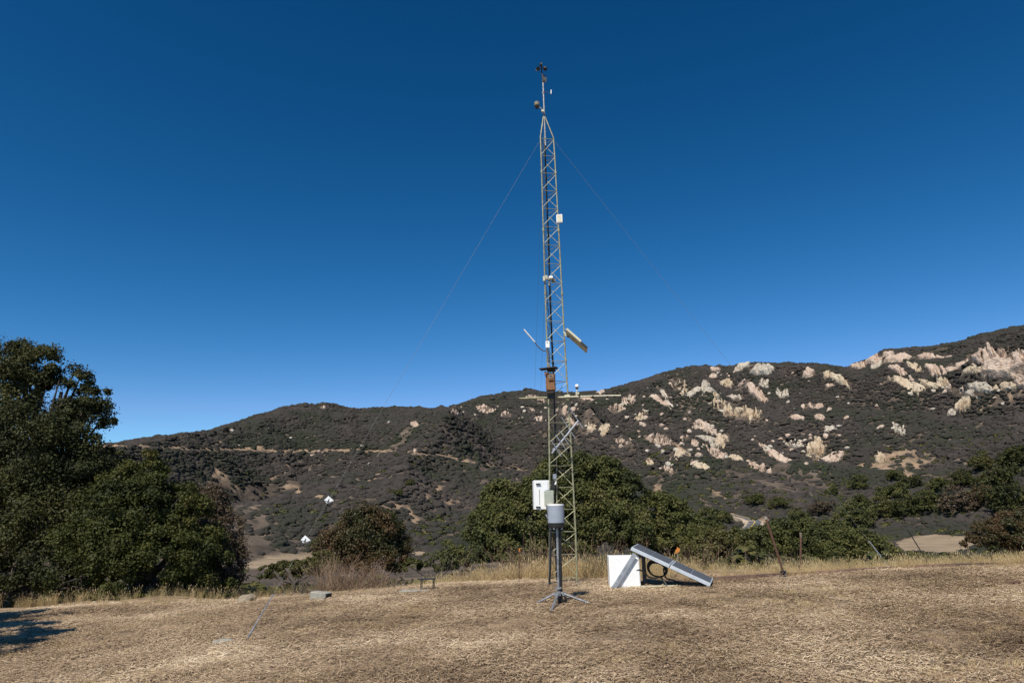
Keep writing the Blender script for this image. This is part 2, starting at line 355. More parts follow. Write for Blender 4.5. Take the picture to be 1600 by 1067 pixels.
hidden = {}
def scatter(name, P, rot, scl, vid, variants, m, label, cat=None):
    c = bpy.data.collections.new(name + '_sources')
    for i, me in enumerate(variants):
        if not me.materials: me.materials.append(m)
        c.objects.link(bpy.data.objects.new('%s_source_%02d' % (name, i), me))
    me = bpy.data.meshes.new(name); me.vertices.add(len(P)); me.vertices.foreach_set('co', np.asarray(P, np.float32).ravel())
    for an, ty, dt, key in (('rot', 'FLOAT_VECTOR', rot, 'vector'), ('scl', 'FLOAT_VECTOR', scl, 'vector')):
        a = me.attributes.new(an, ty, 'POINT'); a.data.foreach_set(key, np.asarray(dt, np.float32).ravel())
    a = me.attributes.new('vid', 'INT', 'POINT'); a.data.foreach_set('value', np.asarray(vid, np.int32))
    o = bpy.data.objects.new(name, me); COL.objects.link(o); me.materials.append(m)
    g = bpy.data.node_groups.new(name, 'GeometryNodeTree')
    g.interface.new_socket('Geometry', in_out='INPUT', socket_type='NodeSocketGeometry'); g.interface.new_socket('Geometry', in_out='OUTPUT', socket_type='NodeSocketGeometry')
    N = g.nodes; L = g.links; gi = N.new('NodeGroupInput'); go = N.new('NodeGroupOutput')
    ci = N.new('GeometryNodeCollectionInfo'); ci.inputs[0].default_value = c; ci.inputs[1].default_value = True; ci.inputs[2].default_value = True
    ip = N.new('GeometryNodeInstanceOnPoints'); ip.inputs['Pick Instance'].default_value = True
    def na(nm, ty):
        q = N.new('GeometryNodeInputNamedAttribute'); q.data_type = ty; q.inputs[0].default_value = nm; return q.outputs[0]
    e = N.new('FunctionNodeEulerToRotation'); L.new(na('rot', 'FLOAT_VECTOR'), e.inputs[0])
    L.new(gi.outputs[0], ip.inputs['Points']); L.new(ci.outputs[0], ip.inputs['Instance']); L.new(e.outputs[0], ip.inputs['Rotation'])
    L.new(na('scl', 'FLOAT_VECTOR'), ip.inputs['Scale']); L.new(na('vid', 'INT'), ip.inputs['Instance Index'])
    L.new(ip.outputs[0], go.inputs[0])
    md = o.modifiers.new('scatter', 'NODES'); md.node_group = g
    tag(o, label, cat, None, 'stuff'); return o

# ------------------------------------------------------------ land
def inell(u, v, L):
    r = np.zeros_like(u)
    for (cu, cv, ru, rv, an) in L:
        c, s = math.cos(R(an)), math.sin(R(an)); du = u - cu; dv = v - cv
        a = (du * c + dv * s) / ru; b = (-du * s + dv * c) / rv
        r = np.maximum(r, np.clip(2.2 * (1 - (a * a + b * b)), 0, 1))
    return r
def inline(u, v, pts, wd):
    d = np.full(u.shape, 1e9)
    for (x0, y0), (x1, y1) in zip(pts[:-1], pts[1:]):
        t = np.clip(((u-x0)*(x1-x0) + (v-y0)*(y1-y0)) / ((x1-x0)**2 + (y1-y0)**2), 0, 1)
        d = np.minimum(d, np.hypot(u - x0 - t*(x1-x0), v - y0 - t*(y1-y0)))
    return np.clip((wd - d) / 1.2, 0, 1)
BARE = [(343, 752, 22, 10, -55), (360, 760, 16, 8, 20), (335, 745, 8, 18, 20), (452, 725, 8, 6, 0), (460, 765, 22, 7, 20), (610, 790, 34, 7, 8), (640, 800, 22, 5, 40),
        (690, 760, 30, 5, -35), (665, 775, 18, 5, -20), (705, 785, 16, 5, -10), (640, 815, 20, 6, 10), (585, 745, 18, 4, -30), (690, 820, 16, 9, -30),
        (500, 775, 16, 5, 30), (415, 800, 28, 4, 20), (410, 835, 14, 4, 20), (430, 745, 14, 4, -20), (395, 700, 20, 4, -10), (375, 645, 14, 3, -15),
        (1420, 716, 42, 15, 0), (1375, 728, 44, 7, 4), (1430, 738, 34, 13, 20), (1445, 750, 9, 16, 0), (1025, 762, 18, 5, 0), (975, 750, 8, 6, 0), (1145, 800, 7, 10, 20), (1190, 815, 14, 7, 0),
        (1060, 700, 30, 5, 35), (1120, 770, 20, 4, 30), (1280, 690, 16, 3, 0), (1090, 780, 14, 5, 20)]
TRACK = [[(150, 696), (215, 697), (300, 701), (380, 702), (460, 705), (560, 703), (640, 706), (700, 713), (735, 722)],
         [(735, 722), (790, 730), (850, 738)], [(1530, 640), (1600, 610)], [(320, 700), (345, 690)]]
FIELD = [(440, 876, 70, 10, -8), (655, 866, 18, 6, 0), (725, 866, 8, 4, 0), (1465, 850, 80, 17, -2), (1330, 862, 40, 4, 0), (1590, 856, 40, 5, 0)]
def masks(x, y, z):
    u, v = proj(x, y, z); nz = fbm(u / 9, v / 7, 3, 5); n2 = fbm(u / 5, v / 3, 2, 15)
    sel = np.hypot(x, y) > 90
    b = inell(u, v, BARE) * sst(.35, .6, nz)
    for t in TRACK: b = np.maximum(b, inline(u, v + 3 * (nz - .5), t, 2.6) * sst(.25, .45, n2))
    f = inell(u, v, FIELD)
    return np.where(sel, b, 0), np.where(sel, f, 0)
def polar(name, rs, az, m, close=False, kind='structure'):
    A, Rr = np.meshgrid(az, rs); X = Rr * np.sin(A); Y = Rr * np.cos(A); Z = height(X, Y)
    V = np.stack([X, Y, Z], -1).reshape(-1, 3); n = len(az); i = np.arange(len(rs)-1)[:, None] * n; j = np.arange(n-1)[None, :]
    a = (i + j).ravel(); F = np.stack([a, a + n, a + n + 1, a + 1], -1)[:, ::-1]
    me = npmesh(name, V, F); b, f = masks(V[:, 0], V[:, 1], V[:, 2])
    for an, d in (('bare', b), ('field', f)):
        q = me.attributes.new(an, 'FLOAT', 'POINT'); q.data.foreach_set('value', d.astype(np.float32))
    return tag(link(name, me, m, None, True), kind=kind)
az_f = np.radians(np.linspace(-48, 48, 700)); az_b = np.radians(np.linspace(48, 312, 90))
az = np.concatenate([az_f, az_b[1:]])
rs = np.concatenate([[.02, 1, 2, 3, 4], np.geomspace(4.5, 26, 340), np.geomspace(26.5, 60, 40)])
g = polar('ground', rs, az, M['ground']); tag(g, 'dry mown field with brown soil and straw in the foreground')
rs2 = np.concatenate([np.geomspace(60, 150, 40), np.linspace(151, 1010, 380), np.geomspace(1020, 2600, 16)])
hl = polar('hills', rs2, np.radians(np.linspace(-56, 56, 900)), M['hill']); tag(hl, 'brush covered mountainside beyond the valley')
bk = polar('plain', np.geomspace(60, 2600, 16), np.radians(np.linspace(56, 304, 60)), M['ground']); tag(bk, 'dry open land around the field')

# ------------------------------------------------------------ plants
def quads(C, N, size, asp=1.0, rnd=None):
    """leaf-shaped quads at C with normals N"""
    n = len(C); a = rng.normal(size=(n, 3)); a -= N * (a * N).sum(1)[:, None]; a /= np.linalg.norm(a, axis=1)[:, None] + 1e-9
    b = np.cross(N, a); s = (size * rng.uniform(.6, 1.35, n))[:, None]
    V = np.stack([C + a * s, C + b * s * asp * .55, C - a * s * .9, C - b * s * asp * .55], 1).reshape(-1, 3)
    F = np.arange(4 * n).reshape(-1, 4); r = rng.random(n) if rnd is None else rnd
    return V, F, np.repeat(r, 4)
def foliage(lobes, nsub, per, size, sub=.34, flat=.9, loz=None, tight=.16, nmix=.75):
    sub *= .66; nsub = int(nsub * 2.3); per = int(per * .85); size *= .74; tight *= 1.7
    """lobes (centre, radii) -> sub-clumps on their surfaces -> leaves on the shells of those"""
    Cs, Ns, Rn = [], [], []
    wts = np.array([l[1][0] * l[1][2] for l in lobes]); wts = wts / wts.sum()
    for (c, rad), wt in zip(lobes, wts):
        k = max(5, int(nsub * wt)); d = rng.normal(size=(k, 3)); d /= np.linalg.norm(d, axis=1)[:, None]
        d[:, 2] = np.where(d[:, 2] < -.55, -d[:, 2], d[:, 2])
        rr = (rng.uniform(.55, 1.06, k) ** .8)[:, None]; P = np.array(c) + d * np.array(rad) * rr
        for p, dd in zip(P, d):
            sr = sub * min(rad) * rng.uniform(.55, 1.25); q = rng.normal(size=(per, 3)); q /= np.linalg.norm(q, axis=1)[:, None]
            q = np.where((q @ dd)[:, None] < -.3, -q, q)
            rad2 = sr * (1 + rng.normal(0, tight, per))[:, None] * rng.choice([1, 1, 1, .7, 1.25], per)[:, None]
            Cs.append(p + q * rad2 * np.array([1.1, 1.1, flat])); nn = q * nmix + rng.normal(size=(per, 3)) * .6 + np.array([0, 0, .35])
            Ns.append(nn / np.linalg.norm(nn, axis=1)[:, None]); Rn.append(np.clip(rng.random(per) * .8 + rng.random() * .45 - .1, 0, 1))
    C = np.concatenate(Cs); N = np.concatenate(Ns); r = np.concatenate(Rn)
    if loz is not None: k = C[:, 2] > loz + rng.random(len(C)) * .15; C, N, r = C[k], N[k], r[k]
    return quads(C, N, size, 1.0, r)
def limbs(base, lobes, r, parent, m=None, name='trunk'):
    mb = MB(); base = Vector(base); top = Vector(np.mean([l[0] for l in lobes], axis=0)); mid = base.lerp(top, .45)
    mb.tube([base - Vector((0, 0, .15)), base.lerp(mid, .5) + Vector((r * .4, 0, 0)), mid], r * 1.25, 8, r * .8)
    o = mb.build(name, m or M['bark'], parent, True)
    for c, rad in lobes:
        c = Vector(c); lb = MB(); k = mid.lerp(c, .5) + Vector((0, 0, -.06 * (c - mid).length))
        lb.tube([mid - (c - mid) * .02, k, c], r * .6, 6, r * .15)
        for q in range(4):
            e = c + Vector([random.uniform(-1, 1) * rad[i] * .8 for i in range(3)]); lb.tube([k.lerp(c, random.uniform(.2, .9)), e], r * .22, 5, r * .05)
        lb.build('limb', m or M['bark'], parent, True)
def plant(name, lobespx, Y, leafm, nsub, per, size, label, cat, trunk_r=.15, grp=None, sub=.34, base=None, tight=.16, extra=None):
    lobes = []
    for (u, v, ru, rv, dy) in lobespx:
        c = px(u, v, Y + dy); d = (c - CAM).length / FPX * .98
        lobes.append((tuple(c), (ru * d, ru * d * .9, rv * d)))
    if base is None: base = np.mean([l[0][0] for l in lobes]), Y
    bx, by = base; bz = gz(bx, by); e = empty(name, (bx, by, bz)); o = Vector((bx, by, bz))
    V, F, r = foliage(lobes, nsub, per, size, sub, loz=bz - .55, tight=tight)
    link('crown', npmesh(name + '_crown', V - np.array(o), F, r), leafm, e)
    limbs(o, lobes, trunk_r, e)
    return tag(e, label, cat, grp)
# the three dark evergreens at the left edge
plant('oak_tree', [(5, 605, 48, 62, 0), (70, 640, 42, 58, .3), (115, 690, 48, 60, .2), (140, 668, 34, 34, .5), (20, 720, 80, 70, -.4), (100, 790, 70, 80, -.2), (30, 850, 90, 75, -.8),
                   (-70, 660, 80, 100, 0), (-90, 800, 100, 110, -.4), (60, 905, 80, 34, -.6), (60, 935, 90, 24, -.5), (-20, 935, 70, 24, -.5), (-60, 900, 80, 40, -.8), (152, 755, 30, 45, .6), (165, 790, 40, 50, .5), (178, 745, 22, 36, .4), (60, 585, 32, 34, .2), (96, 612, 36, 40, .1), (132, 640, 30, 36, .3), (40, 575, 30, 34, .1)], 17.6, M['oak'], 330, 330, .048,
      'tall dark evergreen oak at the left edge, the highest tree in view', 'tree', .28, sub=.36)
plant('oak_tree', [(215, 765, 42, 48, 0), (180, 945, 50, 16, -1.0), (100, 948, 60, 14, -1.0), (265, 945, 50, 16, -.9), (330, 942, 34, 16, -.6), (185, 770, 36, 40, .2), (190, 815, 62, 55, -.3), (250, 800, 46, 50, 0), (285, 835, 45, 52, .3), (160, 870, 62, 52, -.6), (240, 880, 72, 50, -.4), (310, 885, 48, 48, .2), (200, 915, 60, 28, -.6), (150, 935, 60, 22, -.4), (250, 935, 60, 22, -.2), (310, 935, 40, 20, 0)], 16.6,
      M['oak2'], 230, 300, .045, 'rounded mid green oak in front of and right of the tall dark oak', 'tree', .16, sub=.34)
plant('oak_tree', [(322, 800, 30, 38, .6), (335, 840, 34, 42, .4), (345, 885, 30, 44, .3), (318, 905, 34, 30, 0), (340, 930, 34, 20, 0), (362, 915, 14, 24, .2)], 17.9, M['brownleaf'], 110, 240, .042,
      'brownish half bare shrubby tree at the right end of the left oak clump', 'tree', .09, sub=.36, tight=.3)
# russet bush and low brush left of centre
plant('bush', [(570, 838, 48, 40, 0), (600, 850, 36, 38, .3), (535, 862, 36, 34, .2), (578, 875, 50, 26, -.2)], 26.0, M['redleaf'], 150, 230, .06,
      'round russet and green bush behind the field, left of the tower', 'bush', .07, sub=.3, tight=.3)
plant('bush', [(445, 893, 24, 14, 0), (420, 896, 16, 11, 0), (480, 890, 22, 16, .2), (505, 880, 22, 18, .5)], 24.0, M['olive'], 60, 180, .05,
      'low yellow green bush between the left oaks and the dry stalks', 'bush', .04)
plant('bush', [(690, 880, 24, 16, 0), (640, 884, 18, 12, 0), (715, 872, 18, 18, .4)], 30.0, M['oakfar'], 60, 170, .07,
      'low dark bush between the russet bush and the big central oak', 'bush', .04)
# broad oaks behind the tower
plant('oak_tree', [(790, 790, 40, 34, 0), (775, 830, 42, 38, -.4), (825, 815, 42, 44, 0), (845, 765, 28, 26, .6), (800, 860, 60, 26, -.8)], 37.0, M['oakfar'], 170, 230, .10,
      'bushy oak behind the tower, left half of the central clump', 'tree', .2)
plant('oak_tree', [(885, 745, 42, 36, 0), (935, 745, 42, 32, .3), (970, 775, 38, 34, 0), (900, 800, 54, 46, -.5), (960, 825, 52, 44, -.8), (880, 855, 56, 28, -1)], 39.0, M['oakfar'], 230, 240, .105,
      'tallest oak of the central clump directly behind the tower', 'tree', .25)
plant('oak_tree', [(1030, 800, 34, 26, 0), (1055, 825, 32, 28, 0), (1005, 838, 40, 30, -.5), (1050, 855, 44, 22, -.6)], 41.0, M['oakfar'], 120, 220, .11,
      'lower oak at the right end of the central clump behind the solar panels', 'tree', .18)
plant('bush', [(1110, 850, 34, 26, 0), (1150, 858, 34, 24, .5), (1090, 868, 30, 20, -.3)], 38.0, M['olive'], 90, 200, .09, 'olive bush right of the central oaks behind the orange stake', 'bush', .08)
plant('bush', [(1205, 852, 34, 28, 0), (1245, 842, 34, 30, .5), (1280, 858, 34, 26, .2)], 44.0, M['oakfar'], 100, 200, .10, 'dark green bush behind the leaning rusty post', 'bush', .08)
plant('bush', [(1340, 858, 38, 24, 0), (1375, 868, 30, 16, .3), (1310, 866, 28, 18, .2)], 40.0, M['oakfar'], 80, 190, .09, 'dark bush in front of the pale field, left of its edge', 'bush', .07)
plant('bush', [(1565, 842, 40, 22, 0), (1600, 835, 36, 28, .3), (1535, 852, 22, 13, .1), (1640, 840, 44, 30, 0)], 45.0, M['redleaf'], 110, 190, .10, 'brown green bush at the right edge beside the pale field', 'bush', .08)

# unit oaks for the valley, shared by copies
def unit_oak(seed, leafn=62, per=55, size=.066):
    lobes = [((random.uniform(-.5, .5), random.uniform(-.4, .4), random.uniform(.5, .95)), (random.uniform(.4, .6), random.uniform(.4, .6), random.uniform(.3, .45))) for _ in range(5)]
    lobes.append(((0, 0, .45), (.8, .75, .42)))
    V, F, r = foliage(lobes, leafn, per, size, .42, loz=-.1, tight=.2)
    me = npmesh('valley_crown', V, F, r); tb = MB().tube([(0, 0, -.3), (.03, 0, .2), (0, .02, .6)], .07, 6, .03); tm = bpy.data.meshes.new('valley_trunk'); tm.from_pydata([tuple(v) for v in tb.v], [], tb.f)
    tm.materials.append(M['bark']); return me, tm
UO = [unit_oak(i) for i in range(6)]
VT = [ # u, v of the foot, width in the photograph, leaf material, label
 (1105, 835, 60, 'oakfar', 'dark oak on the valley floor just left of the road bend'),
 (1130, 818, 34, 'oakfar', 'small oak touching the left side of the road bend'),
 (1215, 838, 48, 'oakfar', 'oak just right of the road bend'),
 (1250, 822, 50, 'olive', 'oak up the slope from the upright post'),
 (1295, 842, 60, 'oakfar', 'broad oak above and right of the upright post'),
 (1285, 805, 40, 'brownleaf', 'oak in the grove above the valley, over the upright post'),
 (1335, 828, 62, 'oakfar', 'dense oak left above the pale field'),
 (1345, 795, 34, 'oakfar', 'oak high in the grove left of the bare cut bank'),
 (1380, 812, 50, 'olive', 'oak standing behind the left end of the pale field'),
 (1395, 783, 48, 'oakfar', 'oak below the middle of the bare cut bank'),
 (1415, 808, 46, 'oak', 'oak behind the middle of the pale field'),
 (1425, 765, 34, 'oak', 'dark round oak on the bare cut bank, the one at its foot'),
 (1455, 800, 52, 'oakfar', 'oak behind the thin leaning stake'),
 (1465, 772, 40, 'oakfar', 'oak just right of the bare cut bank'),
 (1500, 803, 62, 'brownleaf', 'brownish tree above the right end of the pale field'),
 (1505, 765, 46, 'oak', 'dark oak on the slope well above the right end of the pale field'),
 (1540, 795, 52, 'redleaf', 'oak above the brown green bush at the right edge'),
 (1560, 770, 60, 'oak', 'large dark oak near the right edge, the lower of two'),
 (1590, 805, 70, 'oak', 'large dark oak cut by the right edge of the picture'),
 (1585, 735, 56, 'oak', 'dark oak at the right edge, highest on the slope'),
 (1540, 735, 40, 'olive', 'yellow green tree high on the right slope'),
 (1180, 790, 36, 'oakfar', 'oak above the road bend at the foot of the mountain'),
 (1215, 795, 32, 'olive', 'oak above and right of the road bend'),
 (1400, 752, 28, 'oakfar', 'small oak on the left part of the bare cut bank'),
 (1340, 765, 34, 'oakfar', 'oak on the slope left of the bare cut bank'),
 (1300, 775, 26, 'oakfar', 'oak on the dark slope midway between road and cut bank'),
 (745, 878, 46, 'oakfar', 'oak bush at the left foot of the central clump'),
 (620, 775, 22, 'oakfar', 'lone green tree on the slope above the russet bush'),
 (640, 760, 20, 'oakfar', 'small green tree beside the gully above the russet bush'),
 (500, 858, 26, 'oakfar', 'low oak left behind the russet bush'),
 (352, 676, 14, 'chap', 'single dark tree standing on the skyline at the left'),
]
for i, (u, v, wd, mk, lb) in enumerate(VT):
    p = G(u, v, 30); s = wd * (.78 if v < 850 else 1) * (p - CAM).length / FPX / 2 / .85
    me, tm = UO[i % 6]; me2 = me
    key = (i % 6, mk)
    if key not in hidden: hidden[key] = me.copy(); hidden[key].materials.clear(); hidden[key].materials.append(M[mk])
    e = empty('oak_tree', p - Vector((0, 0, .1 * s))); a = random.uniform(0, 6.28)
    c = link('crown', hidden[key], None, e); c.scale = (s, s, s * random.uniform(.85, 1.1)); c.rotation_euler = (0, 0, a)
    t = link('trunk', tm, None, e); t.scale = (s, s, s)
    tag(e, lb, 'tree', 'oaks across the valley')

# where the sandstone comes through the brush
PK, TN, GY = 'rock_pink', 'rock_tan', 'rock_grey'
OC = [
 (1187, 580, 40, 16, 14, 'slab', GY, 'broad pale grey slab just under the summit in the middle of the ridge'),
 (1158, 575, 24, 10, -22, 'ridge', GY, 'ribbed pale rocks left of the broad slab under the summit'),
 (1117, 578, 16, 10, 0, 'slab', PK, 'rounded pink boulder left of the summit rocks'),
 (1114, 588, 12, 7, 0, 'slab', PK, 'small pink boulder below the rounded one left of the summit'),
 (1060, 601, 24, 18, 12, 'cluster', TN, 'ribbed tan outcrop high on the slope left of the summit'),
 (1103, 601, 16, 13, -40, 'slab', GY, 'upright pale oval boulder in the middle of the upper rocks'),
 (1108, 608, 22, 9, 8, 'slab', GY, 'flat pale boulder under the upright oval one'),
 (1083, 613, 30, 9, -32, 'ridge', GY, 'slanting chain of pale boulders running down to the left'),
 (1135, 601, 18, 12, 10, 'slab', TN, 'tan boulder at the left end of the long pink ridge'),
 (1150, 606, 26, 10, 12, 'ridge', PK, 'middle blocks of the long pink ridge'),
 (1181, 614, 34, 13, 28, 'slab', PK, 'long sloping pink slab at the right end of the pink ridge'),
 (1194, 599, 18, 14, 10, 'cluster', GY, 'grey brown boulder heap right of the pink ridge'),
 (1146, 621, 24, 8, 25, 'slab', GY, 'grey ledge below the long pink ridge'),
 (1150, 644, 74, 24, 20, 'cluster', TN, 'large rough tan outcrop in the centre of the rocky slope'),
 (1172, 652, 34, 18, 20, 'ridge', TN, 'solid tan shoulder at the lower right of the large rough outcrop'),
 (1035, 612, 32, 7, 40, 'ridge', GY, 'slanting line of small pale rocks left of the rough outcrops'),
 (1032, 628, 34, 7, 30, 'ridge', PK, 'second slanting line of pale rocks running down to the right'),
 (984, 627, 24, 16, -10, 'cluster', PK, 'dense pink boulder field above the centre left of the mountain'),
 (962, 640, 24, 15, -20, 'cluster', PK, 'pink boulder field left of and below the dense one'),
 (1003, 650, 22, 12, -30, 'cluster', TN, 'small tan outcrop among dark brush, mid slope'),
 (915, 625, 24, 9, 15, 'ridge', PK, 'pink rocks just right of the tower under the skyline'),
 (938, 612, 14, 6, 0, 'ridge', PK, 'little pink crag on the skyline right of the tower'),
 (944, 673, 16, 17, 0, 'slab', TN, 'ochre boulder with rounded top, mid slope right of the tower'),
 (924, 670, 12, 14, 0, 'ridge', TN, 'narrow ochre crag left of the rounded ochre boulder'),
 (975, 692, 36, 12, 20, 'cluster', PK, 'low scattered pink rocks below the ochre boulder'),
 (1032, 690, 46, 20, 15, 'cluster', PK, 'wide heap of pink boulders on the lower middle slope'),
 (1102, 668, 38, 14, 25, 'ridge', PK, 'upper band of the large cave shaped outcrop'),
 (1127, 690, 16, 26, 60, 'ridge', TN, 'right wall of the large cave shaped outcrop'),
 (1105, 686, 34, 7, 10, 'slab', GY, 'pale ledge inside the cave shaped outcrop'),
 (1086, 693, 12, 12, 0, 'slab', PK, 'pointed rock left of the pale ledge'),
 (1115, 696, 14, 10, 0, 'slab', GY, 'greenish grey block in the cave shaped outcrop'),
 (1063, 708, 30, 10, -18, 'ridge', TN, 'tan ledge at the lower left of the cave shaped outcrop'),
 (1118, 710, 34, 14, 30, 'ridge', PK, 'broken pink rocks under the cave shaped outcrop'),
 (1070, 683, 18, 9, -15, 'cluster', PK, 'small rock heap above the tan ledge'),
 (1150, 717, 20, 9, 10, 'slab', TN, 'tan dome at the head of the lower right rock band'),
 (1190, 732, 48, 13, 32, 'cluster', PK, 'lower rock band running down from the tan dome'),
 (1215, 715, 60, 12, 38, 'ridge', PK, 'long ribbed rock band sloping down to the right at the foot of the slope'),
 (1200, 704, 28, 7, 35, 'ridge', GY, 'thin pale rib above the long ribbed band'),
 (1094, 729, 28, 9, 15, 'ridge', TN, 'pale broken ledge low on the slope'),
 (1045, 734, 16, 10, 30, 'cluster', PK, 'small pink rock heap near the foot of the slope'),
 (1015, 723, 14, 9, 0, 'cluster', TN, 'small tan rock heap above the central oak'),
 (1240, 694, 34, 13, 10, 'cluster', GY, 'whitish rocks right of the cave shaped outcrop'),
 (1200, 698, 16, 8, 0, 'cluster', GY, 'small whitish rocks left of the larger whitish heap'),
 (1275, 707, 28, 26, -45, 'ridge', TN, 'tan slanting wall of rock, lower slope, leaning to the upper right'),
 (1302, 718, 30, 12, -20, 'ridge', PK, 'pale pink wedge right of the slanting wall'),
 (1295, 670, 22, 9, -15, 'ridge', GY, 'pale crest rocks in the dark middle slope'),
 (1405, 671, 24, 15, 10, 'cluster', GY, 'white rock patch in the dark brush of the right slope'),
 (1264, 585, 19, 14, 0, 'slab', PK, 'square pink boulder below the saddle of the ridge'),
 (1310, 592, 32, 11, 25, 'ridge', TN, 'tan sloping rocks right of the square boulder'),
 (1288, 585, 16, 8, 10, 'ridge', TN, 'small tan rocks between the square boulder and the sloping rocks'),
 (1297, 602, 14, 6, 0, 'cluster', PK, 'small pink rocks under the tan sloping rocks'),
 (1262, 636, 28, 11, 0, 'cluster', PK, 'pink boulders in the middle of the right hand dark slope'),
 (1280, 636, 14, 9, 0, 'slab', PK, 'rounded pink boulder beside the pink heap'),
 (1243, 652, 24, 6, 4, 'slab', PK, 'low red brown slab left of the pink heap'),
 (1281, 653, 16, 9, 10, 'slab', PK, 'small pink block below the pink heap'),
 (1222, 616, 18, 16, 0, 'cluster', GY, 'string of small pale boulders right of the pink ridge'),
 (1385, 562, 60, 13, -5, 'slab', PK, 'big smooth pink cliff at the left end of the upper right rock band'),
 (1345, 573, 24, 9, -15, 'ridge', PK, 'low blocks at the tip of the upper right rock band'),
 (1369, 573, 18, 8, -30, 'slab', GY, 'grey block under the smooth pink cliff'),
 (1440, 559, 64, 7, -2, 'ridge', PK, 'long thin continuation of the smooth pink cliff'),
 (1405, 579, 36, 9, 30, 'ridge', PK, 'broken pink ledges under the smooth cliff'),
 (1457, 577, 22, 12, 30, 'slab', PK, 'wedge shaped pink boulder in the upper right band'),
 (1430, 574, 22, 8, 20, 'ridge', TN, 'small tan ledge left of the wedge shaped boulder'),
 (1493, 573, 42, 12, -18, 'ridge', PK, 'blocky rock face rising toward the right edge'),
 (1540, 557, 66, 16, -8, 'ridge', PK, 'upper blocky cliff near the right edge'),
 (1590, 560, 50, 16, 0, 'ridge', PK, 'cliff cut by the right edge under the skyline'),
 (1570, 580, 76, 26, 3, 'slab', PK, 'largest smooth pink dome near the right edge'),
 (1522, 579, 36, 9, -5, 'slab', TN, 'low pale slab left of the largest dome'),
 (1410, 597, 62, 8, 14, 'ridge', TN, 'slanting tan rock chain in the middle of the right slope'),
 (1455, 602, 34, 8, 10, 'ridge', TN, 'tan rocks continuing the slanting chain'),
 (1474, 599, 22, 12, 35, 'slab', TN, 'tilted tan block at the end of the slanting chain'),
 (1508, 615, 44, 10, 8, 'ridge', GY, 'pale whitish rocks below the tilted tan block'),
 (1490, 609, 30, 8, 15, 'ridge', PK, 'pink blocks between the tilted block and the whitish rocks'),
 (1531, 607, 34, 11, 8, 'slab', GY, 'grey rounded boulder right of the whitish rocks'),
 (1565, 606, 44, 9, -6, 'ridge', TN, 'long pale ledge below the largest dome'),
 (1600, 600, 26, 16, 0, 'slab', PK, 'pink boulder cut by the right edge below the dome'),
 (1505, 637, 24, 16, -35, 'slab', TN, 'isolated upright tan boulder at the lower right of the rocks'),
 (1488, 646, 14, 8, -20, 'slab', GY, 'small white boulder beside the isolated tan one'),
 (1375, 718, 16, 14, 0, 'slab', TN, 'rounded bank of pale rock at the left end of the bare cut'),
 (760, 640, 26, 13, 10, 'cluster', PK, 'pink crag on the left slope, left of the tower'),
 (791, 648, 18, 11, 15, 'cluster', PK, 'second pink crag nearer the tower'),
 (812, 655, 8, 7, 0, 'slab', PK, 'small pink rock between the second crag and the tower'),
 (704, 634, 22, 9, -10, 'ridge', PK, 'low pink crag on the skyline left of the tower'),
 (713, 645, 12, 5, 0, 'ridge', PK, 'small pink rocks under the skyline crag left of the tower'),
 (647, 663, 12, 9, 30, 'slab', PK, 'single pink boulder on the left slope'),
 (840, 625, 32, 14, 20, 'cluster', PK, 'pink rocks just left of the birdhouse pole'),
 (845, 655, 20, 9, 10, 'cluster', PK, 'pink rocks left of the tower below the cross arm'),
 (828, 640, 18, 8, 25, 'ridge', PK, 'slanting pink rocks left of the cross arm end'),
 (880, 645, 30, 12, 20, 'cluster', PK, 'pink rocks seen through the tower lattice'),
 (895, 660, 24, 9, 25, 'cluster', PK, 'low pink rocks right of the tower lattice'),
 (504, 636, 10, 6, 0, 'ridge', PK, 'little rocks on the rounded left summit'),
 (1370, 548, 0, 0, 0, 'slab', PK, ''),
]
RK = [(u_, v_ - ht_ * .1, wd_ * .56, ht_ * .50 + 1, tl_) for (u_, v_, wd_, ht_, tl_, *_r) in OC if wd_]
# chaparral over the mountainside: uncountable
def shrub_mesh(k, n=52, size=.34):
    d = rng.normal(size=(n, 3)); d[:, 2] = np.abs(d[:, 2]); d /= np.linalg.norm(d, axis=1)[:, None]
    rad = np.array([1, .9, .8]) * (1 + .35 * (vn3(d * 2.5 + 9 * k, 3) - .5)[:, None] * 2)
    C = d * rad * rng.uniform(.75, 1.05, n)[:, None]; N = d * .8 + rng.normal(size=(n, 3)) * .22 + np.array([0, 0, .25]); N /= np.linalg.norm(N, axis=1)[:, None]
    V, F, r = quads(C, N, size, 1.7); base = rng.random()
    return npmesh('brush_clump', V, F, np.clip(r * .5 + base * .5, 0, 1))
def ico(sub):
    import bmesh
    bm = bmesh.new(); bmesh.ops.create_icosphere(bm, subdivisions=sub, radius=1); bm.verts.ensure_lookup_table()
    V = np.array([v.co[:] for v in bm.verts]); F = np.array([[v.index for v in f.verts] for f in bm.faces]); bm.free(); return V, F
def dome_mesh(k):
    V, F = ico(3); V = V[:]; keep = (V[F][:, :, 2].max(1) > -.25); F = F[keep]
    n = 1 + .55 * (vn3(V * 1.9 + 3.1 * k, 5) - .5) + .50 * (vn3(V * 4.6 + k, 6) - .5) + .35 * (vn3(V * 10 + k, 7) - .5)
    W = V * n[:, None] * np.array([1, .95, .72]); r = np.clip(vn3(V * 5 + k * 2, 8) * .5 + rng.random() * .5, 0, 1)
    return npmesh('brush_clump', W, F, r)
variants = [dome_mesh(k) for k in range(12)]
